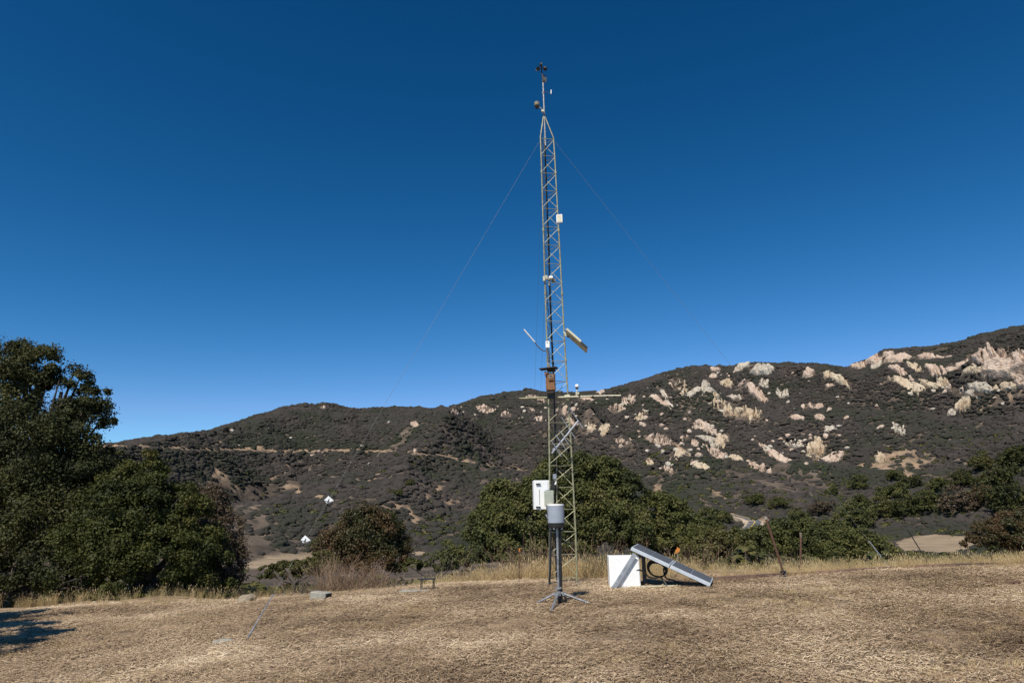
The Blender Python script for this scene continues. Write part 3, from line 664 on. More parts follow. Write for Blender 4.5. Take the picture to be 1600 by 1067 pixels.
def hillpts(n, rmin, rmax, amax=44):
    a = R(1) * rng.uniform(-amax, amax, n); r = np.sqrt(rng.uniform(rmin ** 2, rmax ** 2, n)); x = r * np.sin(a); y = r * np.cos(a)
    z = height(x, y); b, f = masks(x, y, z); u, v = proj(x, y, z)
    Rr = np.interp(a, KPHI, RDIST)
    lft = sst(1000, 600, u) * sst(690, 740, v)
    thin = np.clip(sst(.31, .43, .6 * fbm(x / 40, y / 40, 3, 90) + .4 * fbm(x / 11, y / 16, 2, 91) - .115 * lft + .05 * (1 - lft)) * .9 + .1, 0.1, 1)      # bare ground shows in places
    onrock = inell(u, v, RK) > .25
    k = (b < .25) & (f < .3) & (r < Rr * 1.015) & (rng.random(n) < thin) & ~(onrock & (rng.random(n) < .93))
    return x[k], y[k], z[k], r[k], u[k], v[k]
x, y, z, r, u, v = hillpts(390000, 150, 975)
n = len(x); s = rng.uniform(.7, 1.9, n) * np.interp(r, [200, 900], [.8, 1.25]) * (1 + .6 * (rng.random(n) < .05)) * (1 + .35 * (rng.random(n) < .12))
low = sst(700, 790, v) * sst(1000, 1200, u)
pal = np.clip((fbm(x / 45, y / 45, 3, 33) * 22 - 5).astype(int) + rng.integers(-3, 4, n), 0, 11)
scatter('chaparral', np.stack([x, y, z - .18 * s], -1), np.stack([rng.normal(0, .12, n), rng.normal(0, .12, n), rng.uniform(0, 6.28, n)], -1),
        np.stack([s, s, s * rng.uniform(.6, 1.0, n)], -1), pal, variants, M['chap'], 'dark grey brown chaparral covering the mountainside')
# greener scrub on the valley floor and the lower slopes
gv = [shrub_mesh(k + 20, 110, .17) for k in range(8)]
x, y, z, r, u, v = hillpts(26000, 75, 430)
grn = (sst(.44, .56, fbm(x / 35, y / 35, 3, 21)) + sst(1050, 1250, u) * sst(700, 790, v)) * sst(120, 160, 0 * r + 140 + 0 * u)
k = (rng.random(len(x)) < np.clip(grn, 0, 1) * .6 + .02) & ~((u < 1000) & (v < 800) & (rng.random(len(x)) < .8))
x, y, z, u, v = x[k], y[k], z[k], u[k], v[k]; n = len(x); s = rng.uniform(.8, 2.2, n)
scatter('green_scrub', np.stack([x, y, z - .2 * s], -1), np.stack([0 * x, 0 * x, rng.uniform(0, 6.28, n)], -1), np.stack([s, s, s * .8], -1),
        rng.integers(0, 8, n), gv, M['oakfar'], 'dark green scrub over the valley floor and lower slopes')
# brush on the near slope that falls away behind the field
n = 2600; a = R(1) * rng.uniform(-40, 42, n); r = rng.uniform(24, 95, n); x = r * np.sin(a); y = r * np.cos(a); z = height(x, y); u, v = proj(x, y, z)
k = fbm(x / 12, y / 12, 3, 44) > .44; x, y, z, r = x[k], y[k], z[k], r[k]; n = len(x)
s = rng.uniform(.3, .8, n) * (1 + r / 90)
scatter('low_scrub', np.stack([x, y, z - .1 * s], -1), np.stack([0 * x, 0 * x, rng.uniform(0, 6.28, n)], -1), np.stack([s, s, s * .9], -1),
        rng.integers(0, 8, n), [m.copy() for m in gv], M['olive'], 'olive and brown scrub on the slope behind the field')
for me in bpy.data.collections['low_scrub_sources'].objects: me.data.materials.clear(); me.data.materials.append(M['olive'])

# ------------------------------------------------------------ sandstone on the mountain
def ico(sub):
    import bmesh
    bm = bmesh.new(); bmesh.ops.create_icosphere(bm, subdivisions=sub, radius=1); bm.verts.ensure_lookup_table()
    V = np.array([v.co[:] for v in bm.verts]); F = np.array([[v.index for v in f.verts] for f in bm.faces]); bm.free(); return V, F
IC3 = ico(4); IC2 = ico(3)
def lump(src, seed, rough=.35, fac=2.0):
    V, F = src; n = 1 + rough * (vn3(V * fac + seed * 3.7, 1) - .5) * 2 + rough * .5 * (vn3(V * fac * 2.6 + seed, 2) - .5) * 2 + rough * .28 * (vn3(V * fac * 6 + seed, 3) - .5) * 2
    W = V * n[:, None]; q = .34 + .5 * (vn3(V * 1.3 + seed * 9, 4) - .5); return np.sign(W) * np.abs(W) ** 0.9, F
def outcrop(u, v, wd, ht, tilt, kind, mk, label, grp=None, cat='rock', name='rock_outcrop'):
    """rock laid against the slope: an irregular outline, broken into blocks by cracks"""
    p = G(u, v, 100); 
    if p is None: return
    sc = (p - CAM).length / FPX; W = wd * sc; Hm = ht * sc
    az0 = math.atan2(p.x, p.y); dr = np.array([math.sin(az0), math.cos(az0)])
    la = np.array([dr[1], -dr[0]]); ds_ = max(Hm * .7, 5.0)
    def uv(l, k): x_ = p.x + la[0] * l + dr[0] * k; y_ = p.y + la[1] * l + dr[1] * k; return np.array(proj(x_, y_, gz(x_, y_)))
    J = np.stack([(uv(ds_, 0) - uv(-ds_, 0)) / (2 * ds_), (uv(0, ds_) - uv(0, -ds_)) / (2 * ds_)], -1); J[1, 1] = min(J[1, 1], -.30 / sc)
    Ji = np.linalg.inv(J)
    nx = int(min(max(wd * 1.5, 18), 96)); ny = int(min(max(ht * 2.0, 16), 60))
    P, Q = np.meshgrid(np.linspace(-1.12, 1.12, nx), np.linspace(-1.12, 1.12, ny)); sd_ = random.random() * 100
    cell = {'slab': 24, 'ridge': 10, 'cluster': 5}[kind]; kk = int(min(max(wd * ht / cell ** 2 * 1.15, 3), 130))
    S = np.stack([rng.uniform(-1.1, 1.1, kk), rng.uniform(-1.1, 1.1, kk)], -1)
    A_ = np.stack([P * wd / 2, Q * ht / 2], -1) + (np.stack([fbm(P * 3 + sd_, Q * 3, 2, 7), fbm(P * 3, Q * 3 + sd_, 2, 8)], -1) - .5) * cell * .9
    st_ = np.array([1.0, {'slab': 1.2, 'ridge': .75, 'cluster': .9}[kind]])
    dd = A_[..., None, :] - (S * np.array([wd / 2, ht / 2])); dist = np.sqrt(((dd * st_) ** 2).sum(-1)); o2 = np.argsort(dist, -1); F1 = np.take_along_axis(dist, o2[..., :1], -1)[..., 0]; F2 = np.take_along_axis(dist, o2[..., 1:2], -1)[..., 0]; ci = o2[..., 0]
    crack = sst(.0, cell * {'slab': .10, 'ridge': .20, 'cluster': .34}[kind], F2 - F1)
    hh_ = rng.uniform({'slab': .8, 'ridge': .62, 'cluster': .5}[kind], 1.0, kk)[ci]; g1 = rng.normal(0, 1, (kk, 2))[ci]; near = np.take_along_axis(dd, ci[..., None, None], -2)[..., 0, :]
    tiltv = (g1 * near).sum(-1) / cell * {'slab': .16, 'ridge': .22, 'cluster': .28}[kind]
    gone = (rng.random(kk) < {'slab': 0, 'ridge': .12, 'cluster': .24}[kind])[ci]
    rho = np.sqrt(P ** 2 + Q ** 2) + (fbm(P * 2.4 + sd_, Q * 2.4 + sd_, 3, 11) - .5) * {'slab': .5, 'ridge': .85, 'cluster': .8}[kind]
    env = np.clip((1 - rho) * 5.5, -1, 1)
    amp = min(W, Hm * 1.5) * {'slab': .36, 'ridge': .38, 'cluster': .30}[kind]; amp = min(max(amp, 1.6), 6.5)
    h = env * (.25 + .75 * crack) * (hh_ + tiltv) * amp + (crack - 1) * amp * .8 + np.sin(Q * ht / 1.5 + 5 * fbm(P * 3 + sd_, Q * 3, 2, 14)) * amp * .035 + (fbm(P * wd / 7 + sd_, Q * ht / 7, 3, 12) - .5) * amp * {'slab': .13, 'ridge': .2, 'cluster': .22}[kind]
    h = np.where((env < .05) | gone, -.25 * amp - 1.2, h); h = np.minimum(h, amp * 1.1)
    ct, sn = math.cos(R(tilt)), math.sin(R(tilt)); du = P * wd / 2; dv = Q * ht / 2; U = du * ct - dv * sn * 1.0; Vv = du * sn + dv * ct
    lat = Ji[0, 0] * U + Ji[0, 1] * Vv; up_ = Ji[1, 0] * U + Ji[1, 1] * Vv
    X = p.x + la[0] * lat + dr[0] * up_; Y = p.y + la[1] * lat + dr[1] * up_; Z = height(X, Y)
    X = X - dr[0] * h * .55; Y = Y - dr[1] * h * .55; Z = Z + h * .70 - Hm * .02
    V = np.stack([X, Y, Z], -1).reshape(-1, 3) - np.array(p)
    i = np.arange(ny - 1)[:, None] * nx; j = np.arange(nx - 1)[None, :]; a = (i + j).ravel(); F = np.stack([a, a + 1, a + nx + 1, a + nx], -1)
    hf = h.reshape(-1); keep = hf[F].max(1) > -.2 * amp - .9; F = F[keep]
    used = np.unique(F); mp = np.full(len(V), -1); mp[used] = np.arange(len(used)); V = V[used]; F = mp[F]
    if len(F) == 0: return
    me = npmesh(name, V, F[:, ::-1]); o = link(name, me, M[mk]); o.location = p
    return tag(o, label, cat, grp)
ICL = ico(2)
for (u, v, wd, ht, tl, kd, mk, lb) in OC:
    if wd: outcrop(u, v, wd * (1.18 if u < 1330 else 1.25), ht * (1.0 if u < 1330 else 1.15), tl, kd, mk, lb)
small = []
for (cu, cv, su, sv, n) in [(1180, 640, 130, 50, 46), (1000, 650, 60, 45, 40), (1430, 600, 110, 30, 28), (1130, 590, 90, 14, 18), (860, 640, 60, 20, 20), (1260, 700, 80, 25, 22), (1050, 710, 60, 30, 22), (520, 690, 200, 40, 10), (760, 640, 60, 10, 8)]:
    for _ in range(n): small.append((random.gauss(cu, su * .6), random.gauss(cv, sv * .6)))
BV = []
for k in range(6):
    V, F = lump(ICL, k * 5.3 + 1, .3)
    for _ in range(9):
        dn = rng.normal(size=3); dn /= np.linalg.norm(dn); off_ = rng.uniform(.45, .8); ex = np.maximum(V @ dn - off_, 0); V = V - ex[:, None] * dn * .92
    BV.append(npmesh('boulder', V, F))
for me in BV[:3]: me.materials.append(M['rock_pink'])
for me in BV[3:]: me.materials.append(M['rock_grey'])
for i, (u, v) in enumerate(small):
    p = G(u, v, 100)
    if p is None or not (0 < u < 1600) or v > 770 or v < 560: continue
    o = link('boulder', BV[i % 6], None); s = random.uniform(.7, 1.9); o.location = p + Vector((0, 0, s * .5)); o.scale = (s * 1.3, s, s * random.uniform(.8, 1.3)); o.rotation_euler = (random.uniform(-.3, .3), random.uniform(0, .7), random.uniform(0, 6))
    side = 'left' if u < 900 else ('middle' if u < 1250 else 'right')
    cl_ = 'pinkish' if i % 6 < 3 else 'whitish'; hi = 'upper' if v < 640 else 'lower'
    tag(o, 'small %s boulder half sunk in the brush of the %s %s mountain slope' % (cl_, hi, side), 'rock', 'small %s boulders on the %s %s slope' % (cl_, hi, side))

# ------------------------------------------------------------ the road bend
def ribbon(pts, wd, dz, name, m, **kw):
    C = [G(u, v, 60) for u, v in pts]; mb = MB(); n = 0
    L = []
    for i, c in enumerate(C):
        t = (C[min(i+1, len(C)-1)] - C[max(i-1, 0)]); t.z = 0; t.normalize(); s = Vector((t.y, -t.x, 0)) * wd / 2
        L.append((c + s, c - s, c.z))
    for a, b, zc in L: mb.v += [Vector((a.x, a.y, zc + dz)), Vector((b.x, b.y, zc + dz)), Vector((b.x, b.y, zc - 3)), Vector((a.x, a.y, zc - 3))]
    for i in range(len(L) - 1):
        k = i * 4
        for j in range(4): mb.f.append([k + j, k + (j + 1) % 4, k + 4 + (j + 1) % 4, k + 4 + j])
    return mb.build(name, m)
RD = [(1146, 806), (1156, 809), (1166, 811), (1175, 814), (1180, 818), (1177, 823), (1170, 829)]
tag(ribbon(RD, 7.5, .5, 'verge', M['shoulder']), 'pale dirt verge of the road bend', kind='structure')
tag(ribbon(RD, 4.2, .62, 'road', M['asphalt']), 'grey road bending at the foot of the mountain', kind='structure')
tag(ribbon(RD, .35, .7, 'road_marking', M['yellow']), 'yellow centre line of the road bend', kind='structure')

# ------------------------------------------------------------ near grasses
def blade_clump(n, h, spread, lean, wd, seg=3):
    V, F, Rn = [], [], []
    for i in range(n):
        a = random.uniform(0, 6.28); q = random.random() ** .5 * spread; p = np.array([math.cos(a) * q, math.sin(a) * q, 0]); hh = h * random.uniform(.4, 1.15)
        b = random.uniform(0, 6.28); l = lean * random.uniform(.3, 1.3); c = b + random.uniform(-1, 1) + 1.57; w = wd * random.uniform(.6, 1.3); r0 = random.random()
        k = len(V)
        for s in range(seg + 1):
            t = s / seg; x = p + np.array([math.cos(b) * l * hh * t * t, math.sin(b) * l * hh * t * t, hh * t * (1 - .25 * l * t)]); ww = w * (1 - t * .85)
            V += [x + np.array([math.cos(c), math.sin(c), 0]) * ww, x - np.array([math.cos(c), math.sin(c), 0]) * ww]; Rn += [r0, r0]
        for s in range(seg): F.append([k + 2*s, k + 2*s + 1, k + 2*s + 3, k + 2*s + 2])
        if h > .3 and random.random() < .4:      # seed head
            top = x; k = len(V)
            V += [top + np.array([0, 0, .05]), top + np.array([.009, 0, 0]), top - np.array([0, 0, .05]), top - np.array([.009, 0, 0])]; Rn += [r0] * 4; F.append([k, k+1, k+2, k+3])
    return npmesh('grass_clump', V, F, Rn)
def litter_clump(n):
    V, F, Rn = [], [], []
    for i in range(n):
        x, y = random.gauss(0, .09), random.gauss(0, .09); a = random.gauss(0, .9) if random.random() < .3 else random.uniform(0, 3.14); L = random.uniform(.006, .026) * (2.3 if random.random() < .06 else 1); w = random.uniform(.0010, .0032)
        d = np.array([math.cos(a), math.sin(a), random.uniform(-.25, .25)]); s = np.array([-math.sin(a), math.cos(a), 0]) * w; c = np.array([x, y, .006 + random.random() * .012]); k = len(V)
        V += [c - d * L - s, c + d * L - s, c + d * L + s, c - d * L + s]; V[-1] = V[-1] + np.array([0, 0, .002]); r = random.random(); Rn += [r] * 4; F.append([k, k+1, k+2, k+3])
    return npmesh('litter_clump', V, F, Rn)
lit = [litter_clump(60) for _ in range(8)]
n = 52000; a = R(1) * rng.uniform(-43, 43, n); r = np.sqrt(rng.uniform(4.2 ** 2, 15.5 ** 2, n)); x = r * np.sin(a); y = r * np.cos(a)
k = rng.random(n) * (1.25 - .5 * sst(.40, .6, fbm(x * .3, y * .45, 2, 57))) < .10 + .90 * sst(.38, .58, .5 * fbm(x * .8, y * 1.6, 3, 55) + .5 * fbm(x * 4, y * 5, 2, 56)); x, y = x[k], y[k]; z = height(x, y); n = len(x)
scatter('straw_litter', np.stack([x, y, z], -1), np.stack([rng.normal(0, .06, n), rng.normal(0, .06, n), rng.normal(0, .7, n)], -1), np.repeat(rng.uniform(.7, 1.5, n)[:, None], 3, 1), rng.integers(0, 8, n), lit, M['litter'], 'cut straw lying over the mown field')
stub = [blade_clump(26, .055, .07, .9, .0016, 2) for _ in range(6)]
n = 16000; a = R(1) * rng.uniform(-43, 43, n); r = np.sqrt(rng.uniform(4.2 ** 2, 16 ** 2, n)); x = r * np.sin(a); y = r * np.cos(a)
k = rng.random(n) < .15 + .85 * sst(.45, .62, fbm(x * .6, y * 1.2, 3, 66)); x, y = x[k], y[k]; z = height(x, y); n = len(x)
scatter('stubble', np.stack([x, y, z], -1), np.stack([0 * x, 0 * x, rng.uniform(0, 6.28, n)], -1), np.repeat(rng.uniform(.5, 1.2, n)[:, None], 3, 1), rng.integers(0, 6, n), stub, M['straw'], 'short dry stubble standing in the mown field')
tall = [blade_clump(34, .62, .16, .45, .0035, 4) for _ in range(8)]
def boardY(x): return np.interp(x, [-20, -8, -4, -2, 0, 3.4, 10, 20], [18.8, 15.6, 15.0, 14.6, 14.0, 12.05, 13.25, 15.5])
n = 6500; x = rng.uniform(-9, 17, n); y = boardY(x) + rng.exponential(1.8, n) + .05; z = height(x, y); u, v = proj(x, y, z)
dens = np.interp(u, [-100, 360, 400, 480, 600, 700, 900, 1000, 1130, 1600], [.04, .08, .5, .45, .3, .75, 1, .8, .9, 1])
k = (rng.random(n) < dens * (.25 + .75 * sst(.38, .6, fbm(x * .9, y * .9, 2, 12)))); x, y, z, u = x[k], y[k], z[k], u[k]; n = len(x)
s = rng.uniform(.45, 1.05, n) * np.interp(u, [300, 700, 850, 960, 1100, 1600], [.55, .55, .85, .8, .58, .6]) * (.55 + .6 * fbm(x * .7, y * .7, 2, 77))
scatter('dry_grass', np.stack([x, y, z - .02], -1), np.stack([rng.normal(0, .1, n), rng.normal(0, .1, n), rng.uniform(0, 6.28, n)], -1), np.repeat(s[:, None], 3, 1), rng.integers(0, 8, n), tall, M['straw'], 'tall dry yellow grass standing along the far edge of the field')
n = 9000; a = R(1) * rng.uniform(-30, 40, n); r = rng.uniform(16.5, 62, n); x = r * np.sin(a); y = r * np.cos(a); z = height(x, y)
u, v = proj(x, y, z); k = (fbm(x / 7, y / 7, 3, 144) > .40) & (u > 385) & ~((u > 1380) & (u < 1540) & (r > 18)); x, y, z, r = x[k], y[k], z[k], r[k]; n = len(x)
scatter('pale_grass', np.stack([x, y, z - .02], -1), np.stack([rng.normal(0, .1, n), rng.normal(0, .1, n), rng.uniform(0, 6.28, n)], -1), np.repeat((rng.uniform(.25, .62, n) * np.interp(r, [16, 24, 60], [.6, .9, 1.6]))[:, None], 3, 1), rng.integers(0, 8, n), [m.copy() for m in tall], M['straw'], 'pale dry grass on the slope falling away behind the field')
# dry weeds along the foot of the left oaks
n = 200; u = rng.uniform(-60, 400, n); pts = []
for uu in u:
    q = G(uu, random.uniform(925, 948), 5, 60, 500)
    if q: pts.append(q)
P = np.array(pts); n = len(P)
scatter('dry_weeds', P, np.stack([0 * P[:, 0], 0 * P[:, 0], rng.uniform(0, 6.28, n)], -1), np.repeat(rng.uniform(.15, .5, n)[:, None], 3, 1), rng.integers(0, 8, n), [m.copy() for m in tall], M['straw'], 'dry weeds along the foot of the left oaks')

n = 5200; a = R(1) * rng.uniform(-43, 43, n); r = np.sqrt(rng.uniform(4.3 ** 2, 14.5 ** 2, n)); x = r * np.sin(a); y = r * np.cos(a)
k = rng.random(n) < .10 + .9 * sst(.50, .66, fbm(x * .7, y * 1.1, 3, 99)); x, y = x[k], y[k]; z = height(x, y); n = len(x); cl = []
for k_ in range(5):
    V, F = ico(2); V = V * (1 + .5 * (vn3(V * 2.2 + k_ * 5, 1) - .5))[:, None] * np.array([1, .8, .55]); cl.append(npmesh('clod', V, F))
scatter('clods', np.stack([x, y, z], -1), np.stack([rng.normal(0, .4, n), rng.normal(0, .4, n), rng.uniform(0, 6.28, n)], -1), np.repeat((.006 + .016 * rng.random(n) ** 2.5)[:, None], 3, 1), rng.integers(0, 5, n), cl, M['stone'], 'small soil clods and stones strewn over the field')
# dry branching shrubs
def brush(name, u, v, Y, n, h, fan, m, label, cat, leafy=0, leafm=None, thick=.006, wid=.25):
    b = px(u, v, Y); b.z = gz(b.x, b.y); e = empty(name, b); mb = MB(); tips = []
    for i in range(n):
        a = random.uniform(0, 6.28); l = random.uniform(.05, fan); hh = h * random.uniform(.45, 1.1); s = b + Vector((random.gauss(0, wid), random.gauss(0, wid * .7), -.03)); d = Vector((math.cos(a) * l, math.sin(a) * l, 1)).normalized()
        p1 = s + d * hh * .5 + Vector((random.gauss(0, .03), random.gauss(0, .03), 0)); p2 = s + d * hh + Vector((d.x, d.y, -.1)) * hh * .12
        mb.tube([s, p1, p2], thick, 3, thick * .3, False); tips.append(p2)
        for _ in range(3):
            q = s.lerp(p2, random.uniform(.35, .9)); t = q + (d + Vector((random.gauss(0, .5), random.gauss(0, .5), random.gauss(0, .25)))).normalized() * hh * random.uniform(.12, .35); mb.tube([q, t], thick * .5, 3, thick * .2, False); tips.append(t)
    mb.build('stems', m, e)['kind'] = 'stuff'
    if leafy:
        T = np.array(tips)[rng.integers(0, len(tips), leafy)] + rng.normal(0, .06 * h, (leafy, 3)); N = rng.normal(size=(leafy, 3)); N /= np.linalg.norm(N, axis=1)[:, None]
        V, F, r = quads(T, N, .013, 1, None); link('leaves', npmesh('brush_leaves', V - np.array(b), F, r), leafm, e)['kind'] = 'stuff'
    return tag(e, label, cat)
brush('dry_shrub', 525, 915, 16.4, 190, 1.25, .8, M['twig'], 'tan bare stemmed shrub in front of the russet bush', 'shrub', 900, M['brownleaf'], wid=.28)
brush('dry_shrub', 575, 915, 16.8, 130, .85, .9, M['twig'], 'reddish dry shrub right of the concrete block', 'shrub', 1500, M['brownleaf'], wid=.35)
brush('dry_shrub', 612, 912, 17.2, 110, .6, 1.2, M['twiggrey'], 'low grey twiggy shrub left of the little black stand', 'shrub', 300, M['brownleaf'], wid=.4)
brush('dry_shrub', 485, 918, 16.6, 90, .7, 1.1, M['twiggrey'], 'low grey brush behind the concrete block', 'shrub', 700, M['brownleaf'], wid=.3)
brush('dry_shrub', 830, 905, 14.6, 110, .95, .9, M['twig'], 'tangle of dry tan weeds left of the tower foot', 'weeds', 200, M['straw'], .004, wid=.35)
brush('dry_shrub', 770, 905, 15.2, 60, .6, 1.0, M['twig'], 'thin dry weeds farther left of the tower foot', 'weeds', 100, M['straw'], .004, wid=.4)
brush('dry_shrub', 950, 900, 15.0, 80, .95, .9, M['twig'], 'dry branching weeds behind the white cabinet', 'weeds', 200, M['straw'], .004, wid=.4)
brush('dry_shrub', 700, 900, 18.5, 30, 1.0, .6, M['twiggrey'], 'sparse bare stems behind the little black stand', 'weeds', 0, None, .004, wid=.3)
brush('dry_shrub', 1230, 890, 14.6, 60, .5, 1.0, M['twiggrey'], 'grey weeds beside the upright post', 'weeds', 100, M['straw'], .003, wid=.4)
brush('dry_shrub', 1100, 900, 15.5, 60, .75, .9, M['twig'], 'dry weeds behind the low end of the solar panels', 'weeds', 100, M['straw'], .003, wid=.5)

# ------------------------------------------------------------ the lattice tower
TY = 12.0
base = px(880, 915, TY); base.z = gz(base.x, base.y)
def zt(v, Y=TY, u=862): return px(u, v, Y).z
Wv = [(915, 44), (840, 41), (700, 34.5), (600, 29.5), (540, 28), (435, 26), (230, 21), (215, 20.5)]
WZ = [zt(v) for v, _ in Wv]; WW = [w_ * (px(862, v, TY) - CAM).dot(Vector(RM.col[2]) * -1) / FPX for v, w_ in Wv]
CX = [px(u, v, TY).x for u, v in ((880, 915), (879.5, 840), (875.5, 700), (871.5, 600), (868.5, 540), (864, 435), (855.5, 230), (854.5, 215))]
BETA = R(10)
def leg(k, z):
    wd = float(np.interp(z, WZ, WW)) / math.cos(BETA); cx = float(np.interp(z, WZ, CX)); L = Vector((cx - wd * math.cos(BETA) / 2, TY - .05, z))
    if k == 0: return L
    if k == 1: return L + Vector((wd * math.cos(BETA), wd * math.sin(BETA), 0))
    return L + Vector((wd * math.cos(BETA + R(60)), wd * math.sin(BETA + R(60)), 0))
tw = empty('lattice_tower', base); ztop = zt(216); apex = px(850.5, 180, TY + .05)
zs = list(np.linspace(base.z - .02, ztop, 20))
for k in range(3):
    p = [leg(k, z) for z in zs]; p[0].z = gz(p[0].x, p[0].y) - .02
    end = apex + Vector((-.012 + .012 * k, .01 * (k == 2), 0)); mb = MB(); mb.tube(p + [end], .0165, 8, .012)
    for z in (1.3, 2.55, 3.8, 5.05, 6.3, 7.5): q = leg(k, z); mb.tube([q, q + Vector((0, 0, .06))], .021, 8)
    mb.build('leg', M['tower'], tw, True)
    f = leg(k, base.z); f.z = gz(f.x, f.y); MB().box(f + Vector((0, 0, .015)), (.09, .09, .03), None, .004).build('foot', M['galv'], tw)
nb = 22; zz = [base.z + .11 + (ztop - base.z - .14) * i / nb for i in range(nb + 1)]
brace_r = .0055
for i, z in enumerate(zz):
    for k in range(3):
        a, b = leg(k, z), leg((k + 1) % 3, z); MB().tube([a, b], brace_r, 6).build('crossbar', M['tower'], tw)
        if i < nb:
            z2 = zz[i + 1]; d = (z2 - z) * .06
            a, b = (leg(k, z + d), leg((k+1) % 3, z2 - d)) if k == 0 else (leg(k, z + d), leg((k+1) % 3, z2 - d))
            MB().tube([a, b], brace_r, 6).build('diagonal', M['tower'], tw)
mast = MB().tube([px(852.5, 228, TY + .06), apex, px(848.5, 128, TY + .06)], .018, 10).build('mast', M['galv'], tw, True)
# conduit and cables down the tower
def cable(name, pts, r, parent=None, m=None, label=None, cat=None, seg=6, sub=8):
    P = [Vector(p) for p in pts]; out = []
    for i in range(len(P) - 1):
        p0, p1, p2, p3 = P[max(i-1, 0)], P[i], P[i+1], P[min(i+2, len(P)-1)]
        for j in range(sub):
            t = j / sub; out.append(.5 * ((2*p1) + (p2-p0)*t + (2*p0-5*p1+4*p2-p3)*t*t + (-p0+3*p1-3*p2+p3)*t**3))
    out.append(P[-1]); o = MB().tube(out, r, seg).build(name, m or M['black'], parent, True, None if parent else P[0])
    if label: tag(o, label, cat)
    return o
hb = lambda u, v, dy=0: px(u, v, TY + dy)
tag(tw, 'tall guyed steel lattice tower carrying the weather instruments', 'tower')
cable('cable', [hb(852, 212, .1), hb(852, 240, .15), hb(853.5, 290, .2), hb(855.5, 340, .2), hb(857.5, 385, .2), hb(858.5, 430, .15), hb(860, 480, .2), hb(862, 530, .2), hb(864.5, 580, .2), hb(866.5, 640, .2), hb(868, 700, .2), hb(868, 760, .2), hb(868, 840, .2), hb(870, 905, .2)], .017, None, None,
      'thick black cable bundle running down inside the tower', 'cable')
cable('cable', [hb(853.5, 455, -.02), hb(856, 478, .05), hb(858, 505, .02), hb(857, 530, 0)], .007, None, None, 'short black cable sagging above the small white sensor box', 'cable')
cable('cable', [hb(873, 354, .0), hb(874, 366, .04), hb(872, 382, .02)], .005, None, None, 'short black cable hanging from the square white antenna', 'cable')
cable('cable', [hb(860.5, 790, -.06), hb(860, 840, -.08), hb(859.5, 890, -.12), hb(858.5, 905, -.12), hb(860, 922, -.1), hb(864, 916, -.05)], .022, None, None, 'black hose looping to the ground beside the left tower leg', 'hose')
# wind instruments
an = empty('anemometer', px(848.5, 128, TY + .06))
top = px(846.2, 112, TY + .06); MB().tube([px(848.5, 130, TY + .06), px(848.2, 118, TY + .06)], .020, 8).build('body', M['black'], an, True)
MB().tube([px(847.2, 118, TY + .06), top, px(846.3, 109, TY + .06)], .014, 8, .010).build('spindle', M['black'], an, True)
hub = px(846.2, 106.5, TY + .06); MB().lathe(hub, [(.02, -.015), (.024, 0), (.015, .015)], 10).build('hub', M['black'], an, True)
for k in range(3):
    a = R(25 + 120 * k); d = Vector((math.cos(a), math.sin(a), .12)); c = hub + d * .085; t = Vector((-math.sin(a), math.cos(a), 0)); mb = MB(); mb.tube([hub, c], .006, 5)
    mb.lathe(c, [(.001, -.044), (.028, -.032), (.044, -.004), (.047, .016), (.041, .014), (.022, -.022)], 12, t); mb.build('cup', M['black'], an, True)
tag(an, 'black three cup anemometer at the very top of the mast', 'anemometer')
wv = empty('wind_vane', px(849.5, 126, TY + .03)); c = px(850.5, 124, TY)
MB().tube([c - Vector((.0, 0, .05)), c + Vector((0, 0, .05))], .022, 8, .018).build('housing', M['black'], wv, True)
MB().tube([c + Vector((0, 0, -.03)), px(849, 117, TY), px(852.8, 119, TY - .02)], .010, 6).build('arm', M['dark'], wv, True)
MB().poly([px(851, 121, TY - .03), px(854.5, 121.5, TY - .05), px(853.8, 129, TY - .05), px(851.5, 129.5, TY - .03)], .004, (0, 1, 0)).build('vane', M['black'], wv)
tag(wv, 'black wind vane below the anemometer', 'wind vane')
sn = empty('temperature_probe', px(849, 145.5, TY)); MB().tube([px(848.5, 145.3, TY + .04), px(852, 143.5, TY - .02), px(861, 146.5, TY - .1)], .005, 6).build('arm', M['dark'], sn)
MB().tube([px(861, 147, TY - .1), px(861.2, 141, TY - .1)], .010, 8).build('tip', M['white'], sn, True); MB().tube([px(848.9, 147.3, TY + .06), px(848.9, 144.3, TY + .06)], .026, 8).build('clamp', M['galv'], sn)
tag(sn, 'thin side arm with an upright white tip on the mast', 'sensor')
rs_ = empty('radiation_shield', px(849.5, 172, TY))
MB().tube([px(849.5, 173, TY + .03), px(842, 166.5, TY - .02)], .008, 6).build('arm', M['cream'], rs_); cc = px(838.8, 164, TY - .03)
for i in range(5): MB().lathe(cc + Vector((0, 0, .050 - i * .024)), [(.026, -.004), (.052 - .002 * i, -.009), (.049, -.002), (.026, .005)], 14).build('plate', M['dull'] if i > 2 else M['cream'], rs_, True)
MB().tube([cc + Vector((0, 0, -.06)), cc + Vector((0, 0, -.085))], .024, 10).build('base', M['dark'], rs_, True)
MB().box(px(848, 174, TY), (.05, .05, .035)).build('clamp', M['cream'], rs_)
tag(rs_, 'small round louvred sensor on the left of the mast above the tower tip', 'sensor')
# square white antenna
sq = empty('panel_antenna', px(870, 350, TY)); rr = basis((1, -.28, 0), (.28, 1, 0)); c = px(874.2, 342, TY - .02)
MB().box(c, (.115, .035, .165), rr, .006).build('housing', M['white'], sq); MB().box(c + rr @ Vector((0, -.019, 0)), (.085, .004, .13), rr).build('cover', M['cream'], sq)
MB().tube([px(870, 342, TY + .05), c + Vector((0, .02, 0))], .012, 6).build('bracket', M['galv'], sq); tag(sq, 'square white antenna on the right side of the upper tower', 'antenna')
